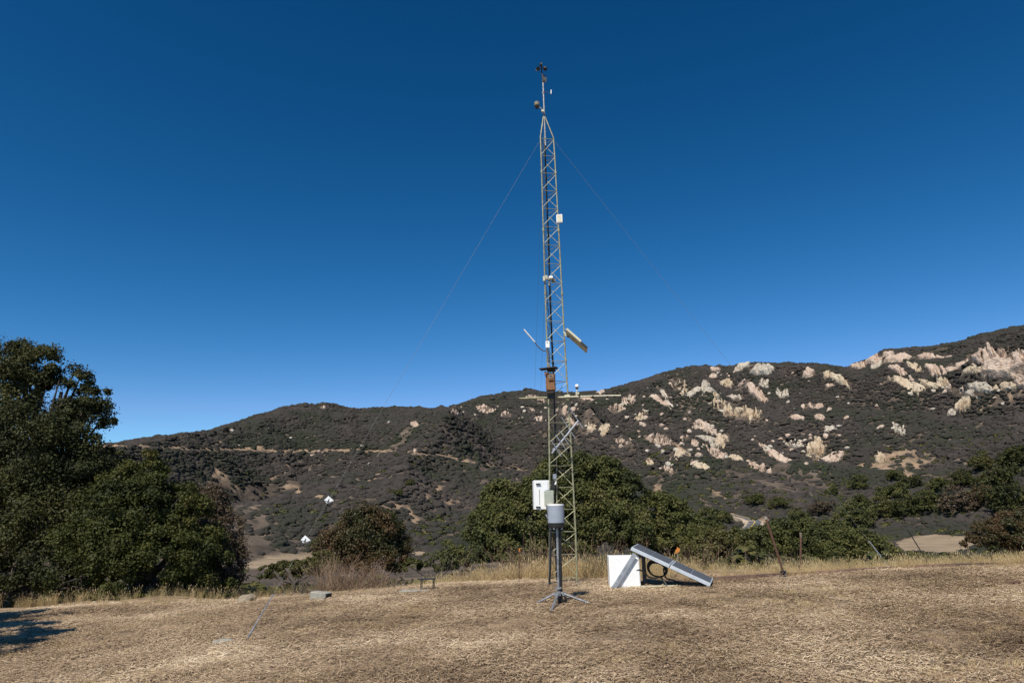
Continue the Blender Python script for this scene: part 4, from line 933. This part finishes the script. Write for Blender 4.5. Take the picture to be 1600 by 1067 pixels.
# cream sensor bracket mid tower
cb = empty('sensor_cluster', px(856, 436, TY)); MB().box(px(853, 434, TY - .06), (.05, .06, .075), rotz(.3), .006).build('clamp', M['cream'], cb)
MB().tube([px(850, 432, TY - .09), px(850.5, 439, TY - .09)], .024, 10).build('probe', M['cream'], cb, True)
MB().box(px(861, 433.5, TY - .03), (.07, .05, .045), rotz(-.2), .005).build('housing', M['white'], cb); MB().tube([px(852, 436, TY - .05), px(868, 437.5, TY + .02)], .013, 8).build('arm', M['cream'], cb, True)
MB().box(px(865, 438.5, TY + .02), (.07, .05, .07), rotz(.4), .005).build('junction_block', M['dull'], cb); MB().tube([px(858, 440, TY - .02), px(858, 446, TY - .02)], .01, 6).build('plug', M['cream'], cb)
tag(cb, 'cluster of cream clamps and sensors halfway up the tower', 'sensor')
# stick antenna on a curved arm, small white box
sa = empty('stick_antenna', px(855, 547, TY)); MB().tube([px(818.5, 514.5, TY - .25), px(835.5, 534.5, TY - .18)], .0125, 10).build('tube', M['white'], sa, True)
cable('arm', [px(835.5, 534.5, TY - .18), px(842, 543, TY - .14), px(848, 547.5, TY - .1), px(855, 548, TY - .06)], .0095, sa, M['dull']); tag(sa, 'thin white stick antenna slanting out to the left on a curved arm', 'antenna')
wb = empty('sensor_box', px(856, 545, TY - .08)); MB().box(px(855.6, 538.5, TY - .12), (.072, .05, .125), None, .008).build('housing', M['white'], wb); MB().box(px(855.2, 535, TY - .148), (.03, .004, .01)).build('logo_plate', M['dull'], wb)
MB().tube([px(854.5, 547, TY - .1), px(857, 561, TY - .08)], .018, 8).build('bracket', M['dull'], wb, True); cable('lead', [px(856, 546, TY - .1), px(859, 558, TY - .13), px(858, 568, TY - .1)], .007, wb)
tag(wb, 'small white box on the left tower leg just above the birdhouse', 'box')
# tower solar panel
tp = empty('small_solar_panel', px(882, 520, TY)); A = px(884.5, 514.5, TY - .25); B = px(918, 544, TY - .28); xd = (B - A).normalized(); yd = Vector((.05, 1, .0)); rr = basis(xd, yd); n_ = rr.col[2]
if n_.z < 0: n_ = -n_
c = A.lerp(B, .5) + Vector(yd) * .17; Ln = (B - A).length; MB().box(c, (Ln, .36, .022), rr, .003).build('frame', M['cream'], tp)
MB().box(c + n_ * .0125, (Ln - .03, .33, .004), rr).build('cells', M['cells'], tp); MB().box(A.lerp(B, .84) - n_ * .002 + Vector((0, -.004, 0)), (Ln * .30, .02, .04), rr).build('end_cap', M['dark'], tp)
MB().box(A.lerp(B, .34) + n_ * .012 + Vector((0, -.006, 0)), (Ln * .66, .02, .035), rr).build('rail', M['cream'], tp)
mb = MB(); mb.tube([px(880.5, 519, TY), px(893, 529, TY - .08), px(905, 533.5, TY - .12)], .010, 6); mb.tube([px(882, 523, TY), px(894, 530, TY - .1)], .009, 6); mb.build('bracket', M['cream'], tp)
MB().tube([px(886, 525.5, TY - .05), px(905, 535, TY - .1)], .012, 6).build('bracket', M['dark'], tp); tag(tp, 'small solar panel tilted down to the right on the tower', 'solar panel')
# birdhouse
bh = empty('birdhouse', px(860, 612, TY - .2)); by = TY - .22; br = rotz(-.18); c = px(860.3, 597, by)
MB().box(c, (.155, .15, .30), br, .004).build('body', M['wood'], bh); f = br @ Vector((0, -1, 0)); sx = br @ Vector((1, 0, 0))
fr = MB().box(px(862, 588.5, by) + f * .080, (.085, .012, .095), br, .002).build('face_plate', M['woodgrey'], bh)
MB().tube([px(862, 588.8, by) + f * .0855, px(862, 588.8, by) + f * .088], .014, 12).build('entrance_hole', M['black'], bh)
MB().box(px(862, 594.8, by) + f * .092, (.09, .03, .012), br).build('ledge', M['wood'], bh); MB().box(px(854.2, 584.5, by) + f * .07 - sx * .01, (.035, .05, .06), br).build('side_block', M['wood'], bh)
MB().box(px(861.5, 578.3, by) + f * .0, (.14, .13, .04), br).build('upper_band', M['rooffelt'], bh)
r2 = br @ Matrix.Rotation(R(4), 3, 'X') @ Matrix.Rotation(R(-3), 3, 'Y')
MB().box(px(857.5, 576.2, by) + f * .02, (.31, .27, .014), r2, .003).build('roof', M['rooffelt'], bh)
MB().lathe(px(857.6, 575.5, by + .02), [(.036, 0), (.030, .03), (.016, .075), (.012, .10)], 8).build('finial', M['woodgrey'], bh, True)
MB().box(px(860, 612.8, by), (.12, .11, .04), br).build('base', M['rooffelt'], bh); tag(bh, 'weathered wooden birdhouse with a dark flat roof on the tower', 'birdhouse')
# cross arm with ball sensor
ca = empty('cross_arm', px(862, 620, TY - .1)); y0 = TY - .16
MB().tube([px(811.5, 622.5, y0), px(890, 620.2, y0)], .0165, 10).build('tube', M['tower'], ca, True); MB().tube([px(874, 620.6, y0 - .02), px(940, 618.4, y0 - .02), px(970, 617.8, y0 - .02)], .0145, 10).build('tube', M['cream'], ca, True)
for u in (904, 925, 948, 959): MB().tube([px(u, 619.4, y0 - .02), px(u + 2.5, 619.3, y0 - .02)], .019, 10).build('collar', M['dark'], ca, True)
MB().box(px(861, 619.5, y0 - .01), (.14, .07, .075)).build('clamp', M['black'], ca); MB().box(px(886, 618.5, TY - .1), (.09, .08, .03)).build('clamp', M['cream'], ca); MB().box(px(887, 624, TY - .08), (.05, .06, .09)).build('clamp', M['tower'], ca)
tag(ca, 'horizontal cream pipe arm across the tower under the birdhouse', 'cross arm')
gs = empty('ball_sensor', px(901.5, 618, y0 - .02)); MB().tube([px(901.5, 618, y0 - .02), px(901.5, 608, y0 - .02)], .010, 8).build('stem', M['cream'], gs, True)
MB().lathe(px(901.5, 606.5, y0 - .02), [(.018, -.012), (.030, .0), (.030, .006)], 14).build('collar', M['dark'], gs, True)
s_ = px(901.5, 603.2, y0 - .02); MB().lathe(s_, [(.036 * math.sin(t), -.036 * math.cos(t)) for t in np.linspace(.15, 3.1, 10)], 16).build('dome', M['white'], gs, True); MB().box(px(902, 614.5, y0), (.06, .05, .03)).build('base', M['cream'], gs)
tag(gs, 'white ball shaped sensor standing on the cross arm', 'sensor')
# yagi antenna
yg = empty('yagi_antenna', px(866, 700, TY - .2)); ya = px(862.5, 708, TY - .22); yb = px(904, 657, TY - .30); MB().tube([ya, yb], .0165, 8).build('boom', M['alu'], yg, True)
MB().tube([px(864, 703, TY - .2), px(871, 697, TY - .23)], .024, 8).build('clamp', M['galv'], yg, True)
for (a, b, c, d) in ((890, 637, 911, 669), (877, 651, 899, 685), (874, 672, 889, 695), (868, 679, 885, 703), (861, 687, 877, 713)):
    MB().tube([px(a, b, TY - .27), px(c, d, TY - .27)], .0075, 6).build('element', M['alu'], yg)
tag(yg, 'aluminium yagi antenna with slanting rods on the lower tower', 'antenna')
# enclosures
en = empty('enclosure', px(846, 795, TY - .2)); er = rotz(.12); c = px(845.5, 773, TY - .24)
MB().box(c, (.265, .15, .475), er, .008).build('body', M['white'], en); MB().box(c + er @ Vector((-.012, -.083, 0)), (.235, .016, .47), er, .004).build('door', M['white2'], en)
for vv in (756, 792): MB().box(px(841, vv, TY - .355), (.075, .02, .022), er, .003).build('latch', M['black'], en)
MB().box(px(843, 776, TY - .342), (.006, .004, .25), er).build('door_seam', M['dull'], en); MB().tube([px(844, 793, TY - .34), px(844.2, 797.5, TY - .34)], .012, 8).build('padlock', M['galv'], en, True)
MB().box(px(855, 757, TY - .2), (.035, .02, .09), er).build('yellowed_edge', M['cream'], en); tag(en, 'tall white equipment enclosure with two black latches on the left of the tower', 'enclosure')
be = empty('junction_box', px(858, 789, TY - .35)); MB().box(px(857.8, 778.5, TY - .42), (.148, .10, .245), rotz(.02), .006).build('body', M['greybox'], be); MB().box(px(858.5, 766, TY - .42), (.13, .09, .012)).build('lid', M['galv'], be)
MB().box(px(857.8, 787, TY - .474), (.09, .004, .02)).build('label_plate', M['cream'], be); tag(be, 'small pale green junction box between the white enclosure and the rain gauge', 'box')
cm = empty('camera_head', px(867, 757, TY - .1)); MB().box(px(866.5, 744.5, TY - .2), (.05, .06, .085), rotz(.2), .006).build('housing', M['alu'], cm); MB().box(px(867.5, 749.5, TY - .2), (.04, .05, .03), None, .004).build('lens', M['dull'], cm)
MB().tube([px(869, 752, TY - .2), px(867.5, 757, TY - .2)], .014, 8).build('bracket', M['white'], cm, True); MB().box(px(864, 758, TY - .12), (.07, .06, .14), None, .01).build('cable_bundle', M['black'], cm)
tag(cm, 'small grey instrument head on the tower above the junction box', 'sensor')

# ------------------------------------------------------------ rain gauge on its tripod
q = G(875, 945, 5, 30); GX, GY_ = q.x, q.y; g0 = Vector((GX, GY_, q.z)); rgt = empty('tripod', g0)
def gp(u, v, dy=0): return px(u, v, GY_ + dy)
ptop = gp(870.5, 824); hubz = gp(872.5, 918); MB().tube([hubz - Vector((0, 0, .06)), ptop], .017, 12).build('mast', M['galv'], rgt, True)
MB().tube([hubz + Vector((.03, .03, -.30)), ptop + Vector((.035, .03, 0))], .024, 8).build('rear_mast', M['dark'], rgt, True)
MB().lathe(hubz, [(.055, -.012), (.055, .006), (.03, .01)], 12).build('hub_plate', M['galv'], rgt, True); MB().lathe(hubz - Vector((0, 0, .07)), [(.04, -.03), (.04, .03)], 10).build('lower_hub', M['galv'], rgt, True)
for (u, v) in ((839, 943.5), (861.5, 956), (920, 943.5), (886, 936)):
    f = G(u, v, 5, 30); mb = MB(); s0 = hubz - Vector((0, 0, .05)); mb.tube([s0, f + Vector((0, 0, .015))], .0155, 8)
    mb.build('leg', M['galv'], rgt, True); MB().box(s0.lerp(f, .16), (.03, .03, .05)).build('bracket', M['galv'], rgt); MB().lathe(f, [(.028, -.01), (.026, .012)], 8).build('foot', M['dark'], rgt)
MB().tube([hubz + Vector((0, .02, -.05)), Vector((hubz.x + .01, hubz.y + .02, gz(hubz.x, hubz.y) - .02))], .022, 8).build('stub', M['dark'], rgt, True)
tag(rgt, 'silver tripod with splayed legs standing in front of the tower', 'tripod')
rg = empty('rain_gauge', gp(869, 823)); c0 = gp(869, 816.5); c1 = gp(868.6, 788); h = (c1 - c0).z; ra = .117
MB().lathe(c0, [(ra, 0), (ra, h * .93)], 32).build('barrel', M['gauge'], rg, True); MB().lathe(c0, [(ra + .003, h * .93), (ra + .003, h + .008), (ra - .012, h + .008), (ra * .7, h - .04), (.01, h - .10)], 32).build('rim', M['white'], rg, True)
MB().lathe(c0, [(ra - .02, -.065), (ra - .004, -.055), (ra + .0015, .0)], 32).build('base', M['black'], rg, True)
for a in (2.6, 4.3, 5.6): MB().tube([c0 + Vector((math.cos(a) * ra * .8, math.sin(a) * ra * .8, -.09)), c0 + Vector((math.cos(a) * ra * .8, math.sin(a) * ra * .8, -.05))], .012, 8).build('levelling_screw', M['galv'], rg, True)
MB().box(c0 + Vector((-ra - .012, -.01, .09)), (.02, .03, .06), Matrix.Rotation(R(-25), 3, 'Y')).build('latch', M['galv'], rg); tag(rg, 'grey cylindrical rain gauge with a white rim and black base on the tripod', 'rain gauge')

# ------------------------------------------------------------ cabinet, solar panels, cable coil
cbb = G(975, 919.5, 5, 30); ce = empty('cabinet', cbb); c = px(974.5, 894, cbb.y + .16); er = rotz(-.05)
hh = (px(974, 868.5, cbb.y) - px(974, 920, cbb.y)).z; wd_ = (px(998, 894, cbb.y) - px(950.5, 894, cbb.y)).x
cen = Vector((c.x, cbb.y + .16, cbb.z + hh / 2 - .005)); MB().box(cen, (wd_, .32, hh), er, .006).build('body', M['white'], ce)
MB().box(cen + er @ Vector((.003, -.168, -.008)), (wd_ - .03, .016, hh - .04), er, .004).build('door', M['white2'], ce); tag(ce, 'white metal cabinet standing on the ground left of the solar panels', 'cabinet')
sp = empty('solar_array', G(1050, 918, 5, 30)); A = px(985.5, 856.5, cbb.y - .05); B = px(1111, 914.5, cbb.y - .42); xd = (B - A); Ln = xd.length; xd = xd.normalized(); yd = Vector((.27, .60, .0)); yd.normalize(); rr = basis(xd, yd); n_ = Vector(rr.col[2]); wdt = .60
if n_.z < 0: n_ = -n_
for i in range(2):
    a0 = A + xd * (Ln * (.5 * i) + .004); c = a0 + xd * (Ln * .25 - .008) + Vector(rr.col[1]) * wdt / 2
    fr = MB().box(c, (Ln * .5 - .016, wdt, .052), rr, .003).build('panel', M['frame'], sp)
    MB().box(c - n_ * .030, (Ln * .5 - .05, wdt - .04, .006), rr).build('backing', M['dull'], fr)
    for jx in range(2):
        for jy in range(3):
            cc = c + xd * ((jx - .5) * (Ln * .25 - .022)) + Vector(rr.col[1]) * ((jy - 1) * (wdt - .05) / 3) + n_ * .0275
            MB().box(cc, (Ln * .25 - .028, (wdt - .05) / 3 - .006, .004), rr).build('cell', M['cells'], fr)
up = A + Vector(rr.col[1]) * .02 + xd * .12 - n_ * .03; fa = G(957.5, 920.5, 5, 30); fa = Vector((fa.x, cbb.y - .06, fa.z)); mid = px(990, 868, cbb.y - .1)
ld = (px(992, 866, cbb.y - .08) - fa); lc = fa + ld * .5; rl = basis(ld, (0, 1, 0)); MB().box(lc, (ld.length * 1.02, .006, .065), rl).build('support_leg', M['alu'], sp); MB().box(lc + Vector(rl.col[2]) * .03 + Vector((0, .02, 0)), (ld.length * 1.02, .04, .006), rl).build('support_leg', M['alu'], sp)
MB().box(px(1000, 868, cbb.y + .05), (.22, .03, .05), Matrix.Rotation(R(-35), 3, 'Y')).build('hinge_plate', M['dull'], sp)
pb = A + Vector(rr.col[1]) * .5 + xd * .12; mb = MB().box(((pb.x + .0), pb.y, (pb.z + cbb.z) / 2 - .02), (.05, .05, pb.z - cbb.z - .06), rotz(.2)); mb.build('rear_post', M['dull'], sp)
sb = px(997, 900, cbb.y + .22); MB().box((sb.x, sb.y, cbb.z + .21), (.055, .03, .42)).build('front_post', M['dull'], sp)
x0 = px(985, 918, cbb.y - .02).x; x1 = px(1095, 917, cbb.y - .02).x; gz0 = max(gz(x0, cbb.y), gz(x1, cbb.y)); MB().box(((x0 + x1) / 2, cbb.y - .03, gz0 + .012), (x1 - x0, .04, .024), rotz(-.02)).build('ground_rail', M['cream'], sp)
tag(sp, 'two aluminium framed solar panels propped up in a row beside the white cabinet', 'solar panels')
def Pn(u, v, dy=.12): return px(u, v, cbb.y + dy)
coil = []
for i in range(3 * 14 + 1):
    a = 2 * math.pi * i / 14 + .6; k = i // 14; coil.append(Pn(1027 + (15.5 - 1.2 * k) * math.cos(a), 887.5 - (13 - 1.0 * k) * math.sin(a) + k * 1.2 + 2.5 * math.cos(a), .10 + .02 * k))
coil += [Pn(1040, 902, .1), Pn(1052, 906, .05), Pn(1068, 912, .0), Pn(1085, 914.5, -.05), Pn(1104, 914, -.1)]
cable('cable', coil, .0125, None, None, 'coiled black cable hanging under the solar panels', 'cable', 8, 3)
cable('cable', [Pn(990, 893, .0), Pn(998, 890, -.02), Pn(1006, 893, 0), Pn(1014, 901, .03), Pn(1024, 903, .05), Pn(1031, 901, .06), Pn(1038, 908, .0), Pn(1042, 915, -.05)], .013, None, None, 'black cable looping from the cabinet to the ground', 'cable', 8, 6)
cable('cable', [px(905, 915, TY + .1), px(915, 914, TY), px(926, 913.5, TY + .1), px(935, 911.5, TY + .3), px(950, 913, TY + .1)], .008, None, M['dark'], 'thin dark cable lying between the tower and the cabinet', 'cable')
for i_ in range(0): pass

# ------------------------------------------------------------ guy wires, anchors
def guy(name, a, b, label, r=.0019, extra=None):
    e = empty(name, b); MB().tube([a, b], r, 5).build('wire', M['wire'], e); tag(e, label, 'guy wire'); return e
tl = px(843.5, 219, TY); tr_ = px(867, 221, TY)
an1 = G(385, 1000, 4, 20); w1 = guy('guy_wire', leg(0, ztop - .05), an1, 'guy wire with two white flags running down to the left foreground')
def on_line(a, b, v):
    lo, hi = 0., 1.
    for _ in range(40):
        m_ = (lo + hi) / 2; p = a.lerp(b, m_); vv = proj(p.x, p.y, p.z)[1]
        if vv < v: lo = m_
        else: hi = m_
    return a.lerp(b, lo)
L0 = leg(0, ztop - .05)
d1 = (an1 - L0).normalized(); a1, a2 = on_line(L0, an1, 928), on_line(L0, an1, 985)
MB().tube([a1, an1], .0045, 6).build('turnbuckle', M['galv'], w1); sdv = d1.cross(Vector((0, 0, 1))).normalized() * .014
MB().tube([a1 + sdv, a2 + sdv], .003, 6).build('tail_wire', M['galv'], w1); MB().tube([a2 - d1 * .06, a2 + d1 * .12], .012, 8).build('sleeve', M['galv'], w1); MB().tube([an1 + d1 * .06, an1 - d1 * .1], .010, 6).build('eye', M['rust'], w1)
for i, v in enumerate((781, 843)):
    p = on_line(L0, an1, v); s = .066; e = empty('flag', p); d = d1
    sx = Vector((1, .1, 0)); MB().poly([p + Vector((-.9*s, 0, .0)), p + Vector((-.1*s, 0, .8*s)), p + Vector((1.0*s, 0, -.15*s)), p + Vector((.1*s, .0, -.35*s))], .004, (0, 1, 0)).build('cloth', M['flag'], e)
    MB().poly([p + Vector((-.9*s, .012, .0)), p + Vector((-.5*s, .012, -.55*s)), p + Vector((.55*s, .02, -.5*s)), p + Vector((.1*s, .012, .1*s))], .004, (0, 1, 0)).build('cloth', M['flag'], e)
    MB().tube([p - d * .03, p + d * .03], .007, 6).build('clip', M['dark'], e)
    tag(e, 'white plastic flag on the left guy wire, the %s of the two' % ('upper' if i == 0 else 'lower'), 'flag')
an2 = G(1394, 890, 4, 20); R0 = leg(1, ztop - .05); w2 = guy('guy_wire', R0, an2, 'guy wire running down to the right to an anchor by the board edging')
d2 = (an2 - R0).normalized(); b1, b2 = on_line(R0, an2, 845), on_line(R0, an2, 862); MB().tube([b1, an2], .0045, 6).build('turnbuckle', M['galv'], w2); MB().tube([b1, b2], .012, 8).build('sleeve', M['alu'], w2); MB().tube([b2, b2 + d2 * .1], .011, 8).build('sleeve', M['alu'], w2)
bk1 = px(826, 880, 20.5); bk1.z = gz(bk1.x, bk1.y); guy('guy_wire', leg(0, ztop - .8) , bk1, 'thin guy wire dropping behind the tower, close to its left side', .0018)
guy('guy_wire', leg(0, 5.2) , bk1 + Vector((.12, 0, 0)), 'lower thin guy wire dropping behind the tower from halfway up', .0018)

# ------------------------------------------------------------ posts, edging, odds and ends
def post(name, tu, tv, bu, bv, Y, r, m, label, cat, square=False, extra=None):
    b = px(bu, bv, Y); b.z = gz(b.x, b.y); t = px(tu, tv, Y); e = empty(name, b)
    if square: d = t - b; MB().box(b.lerp(t, .5), (d.length + .04, r * 1.8, r * 1.8), basis(d, (0, 1, 0)), .003).build('shaft', m, e)
    else: MB().tube([b - (t - b) * .05, t], r, 8).build('shaft', m, e, True)
    if extra: extra(e, b, t)
    return tag(e, label, cat)
def ex1(e, b, t):
    MB().tube([t, t + (t - b).normalized() * .05], .021, 8).build('cap', M['concrete'], e, True)
    c = b.lerp(t, .12); MB().box(c + Vector((-.02, -.05, 0)), (.09, .04, .035), rotz(.3)).build('clamp', M['dark'], e); MB().box(b + Vector((-.07, -.05, .04)), (.12, .05, .03), rotz(-.3)).build('clamp', M['black'], e); MB().tube([c + Vector((.02, -.03, .03)), c + Vector((.02, -.03, -.12))], .009, 6).build('bolt', M['galv'], e)
post('post', 1197, 811, 1227, 898, 12.3, .021, M['rust'], 'rusty pipe post leaning left at the board edging', 'post', False, ex1)
post('post', 1251.5, 839, 1250, 893, 13.6, .020, M['rust'], 'short upright brown post right of the leaning pipe', 'post', False, lambda e, b, t: MB().tube([t, t + Vector((0, 0, .09))], .021, 8).build('pale_tip', M['woodgrey'], e, True))
post('stake', 1418, 827, 1456, 880, 13.4, .010, M['dark'], 'thin dark stake leaning left in front of the pale field', 'stake')
post('stake', 812, 861, 811.5, 908, 14.2, .011, M['rust'], 'thin dark stake with an orange tip left of the tower', 'stake', False, lambda e, b, t: MB().tube([t, t + Vector((0, 0, .06))], .016, 6).build('tip', M['orange'], e, True))
def ex2(e, b, t):
    MB().poly([t + Vector((-.045, -.02, -.06)), t + Vector((-.035, -.02, .02)), t + Vector((-.005, -.02, .035)), t + Vector((0, -.02, .075)), t + Vector((.03, -.02, .05)), t + Vector((.055, -.02, .04)), t + Vector((.04, -.02, -.02)), t + Vector((0, -.02, -.035))], .006, (0, 1, 0)).build('tape', M['orange'], e)
post('stake', 1058, 860, 1061, 889, 14.0, .018, M['woodgrey'], 'short wooden stake with orange tape behind the solar panels', 'stake', False, ex2)
# timber edging: boards end to end
ed = [(1118, 909), (1180, 905), (1245, 901.5), (1320, 897), (1400, 891.5), (1490, 886.5), (1560, 882.5), (1660, 876)]
E = [G(u, v, 5, 30) for u, v in ed]; te = empty('timber_edging', E[0])
for a, b in zip(E[:-1], E[1:]):
    d = b - a; c = a.lerp(b, .5) + Vector((0, 0, .02)); MB().box(c, (d.length - .012, .045, .13), basis(d, (-d.y, d.x, 0)), .004).build('board', M['edging'], te)
tag(te, 'low line of weathered boards edging the field on the right', 'edging')
bo = G(501, 937, 5, 40); bb = empty('concrete_block', bo); rr = rotz(-.42); MB().box(bo + Vector((0, 0, .06)), (.31, .17, .13), rr @ Matrix.Rotation(R(3), 3, 'Y'), .012).build('block', M['concrete'], bb)
MB().box(bo + rr @ Vector((.1575, -.0, .055)), (.006, .12, .09), rr).build('hollow_end', M['dark'], bb); MB().tube([bo + Vector((.15, 0, .025)), bo + Vector((.24, 0, .025))], .014, 6).build('bar', M['dark'], bb); tag(bb, 'pale concrete block lying at the edge of the field on the left', 'block')
st = G(385, 942, 5, 40); V, F = lump(IC2, 3.3, .3); o = link('stone', npmesh('stone', V * np.array([.14, .12, .10]), F), M['stone'], None, True); o.location = st + Vector((0, 0, .04)); tag(o, 'rounded brown stone at the edge of the oak shade', 'stone')
s2 = G(352, 1003, 4, 40); V, F = lump(IC2, 8.1, .3); o = link('stone', npmesh('stone', V * np.array([.16, .12, .03]), F), M['concrete'], None, True); o.location = s2; tag(o, 'flat pale stone left of the left guy wire anchor', 'stone')
# little black stand and pale slab
tb = G(668, 923, 5, 16); tf = empty('stand', tb); w_, h_ = .20, .19; MB().box(tb + Vector((0, 0, h_)), (w_ + .06, .15, .012), None, .003).build('top', M['dark'], tf)
for sx in (-1, 1):
    for sy in (-1, 1): MB().tube([tb + Vector((sx * w_ / 2, sy * .08, h_)), tb + Vector((sx * w_ / 2, sy * .08, -.02))], .008, 6).build('leg', M['dark'], tf)
tag(tf, 'little black metal stand in the dry grass left of the tower', 'stand')
sl_ = G(648, 925, 5, 16); MBs = MB().box(sl_ + Vector((0, 0, .015)), (.46, .25, .045), rotz(-.1), .008).build('slab', M['concrete'], None, False, sl_); tag(MBs, 'thin pale slab lying beside the little black stand', 'slab')
for (ua, ub, v, lb) in ((1538, 1556, 910.5, 'dark red strip lying on the field at the right, the left piece'), (1572, 1596, 911.5, 'dark red strip at the right edge of the field, the right piece')):
    a, b = G(ua, v, 5, 30), G(ub, v, 5, 30); mb = MB(); mb.tube([a + Vector((0, 0, .012)), a.lerp(b, .4) + Vector((0, -.04, .02)), a.lerp(b, .7) + Vector((0, .03, .02)), b + Vector((0, 0, .01))], .018, 6, .010); tag(mb.build('red_strip', M['red'], None, False, a), lb, 'debris')
# grass stalk in the foreground and tufts
st_ = G(1137, 992, 4, 20); tp_ = px(1118, 915, st_.y + .1); gs_ = empty('grass_stalk', st_); MB().tube([st_, st_.lerp(tp_, .5) + Vector((.01, 0, .02)), tp_], .0016, 4, .0007).build('stem', M['straw'], gs_); tag(gs_, 'single long dry grass stalk standing in the right foreground', 'grass stalk')
# spoil heaps of burrowing animals
for i, (u, v, s) in enumerate(((205, 992, .22), (258, 997, .13), (125, 998, .2), (290, 980, .26))):
    p = G(u, v, 4, 30); V, F = lump(IC2, i * 4.4, .3, 3); o = link('soil_mound', npmesh('soil_mound', V * np.array([s * 1.5, s, s * .16]), F), M['ground'], None, True); o.location = p - Vector((0, 0, .01)); tag(o, ['low soil mound left of the left guy anchor', 'small crumbly soil mound nearest the left guy anchor', 'low soil mound beside the tree shade at the far left', 'wide soil mound above the small crumbly one'][i], 'mound')
# the tree outside the left edge whose shade falls on the field
lob = []
for (u, v, hgt, ra_) in ((-20, 985, 3.6, .75), (-90, 975, 4.2, 1.1), (-170, 990, 3.9, 1.2), (20, 962, 4.0, .50), (45, 992, 3.3, .46), (85, 962, 3.8, .26), (-10, 1000, 3.5, .6), (-60, 1015, 3.6, .7)):
    gq = G(u, v, 3, 40); c = gq + sd * (hgt / sd.z); lob.append((tuple(c), (ra_, ra_ * .8, ra_ * .5)))
cx_, cy_ = lob[2][0][0] - 1.2, lob[2][0][1] - .3; b_ = Vector((cx_, cy_, gz(cx_, cy_))); e = empty('oak_tree', b_); V, F, r = foliage(lob, 130, 150, .07, .5)
link('crown', npmesh('oak_crown', V - np.array(b_), F, r), M['oak'], e); limbs(b_, lob, .16, e); tag(e, 'oak just outside the left edge whose shade falls on the field', 'tree')
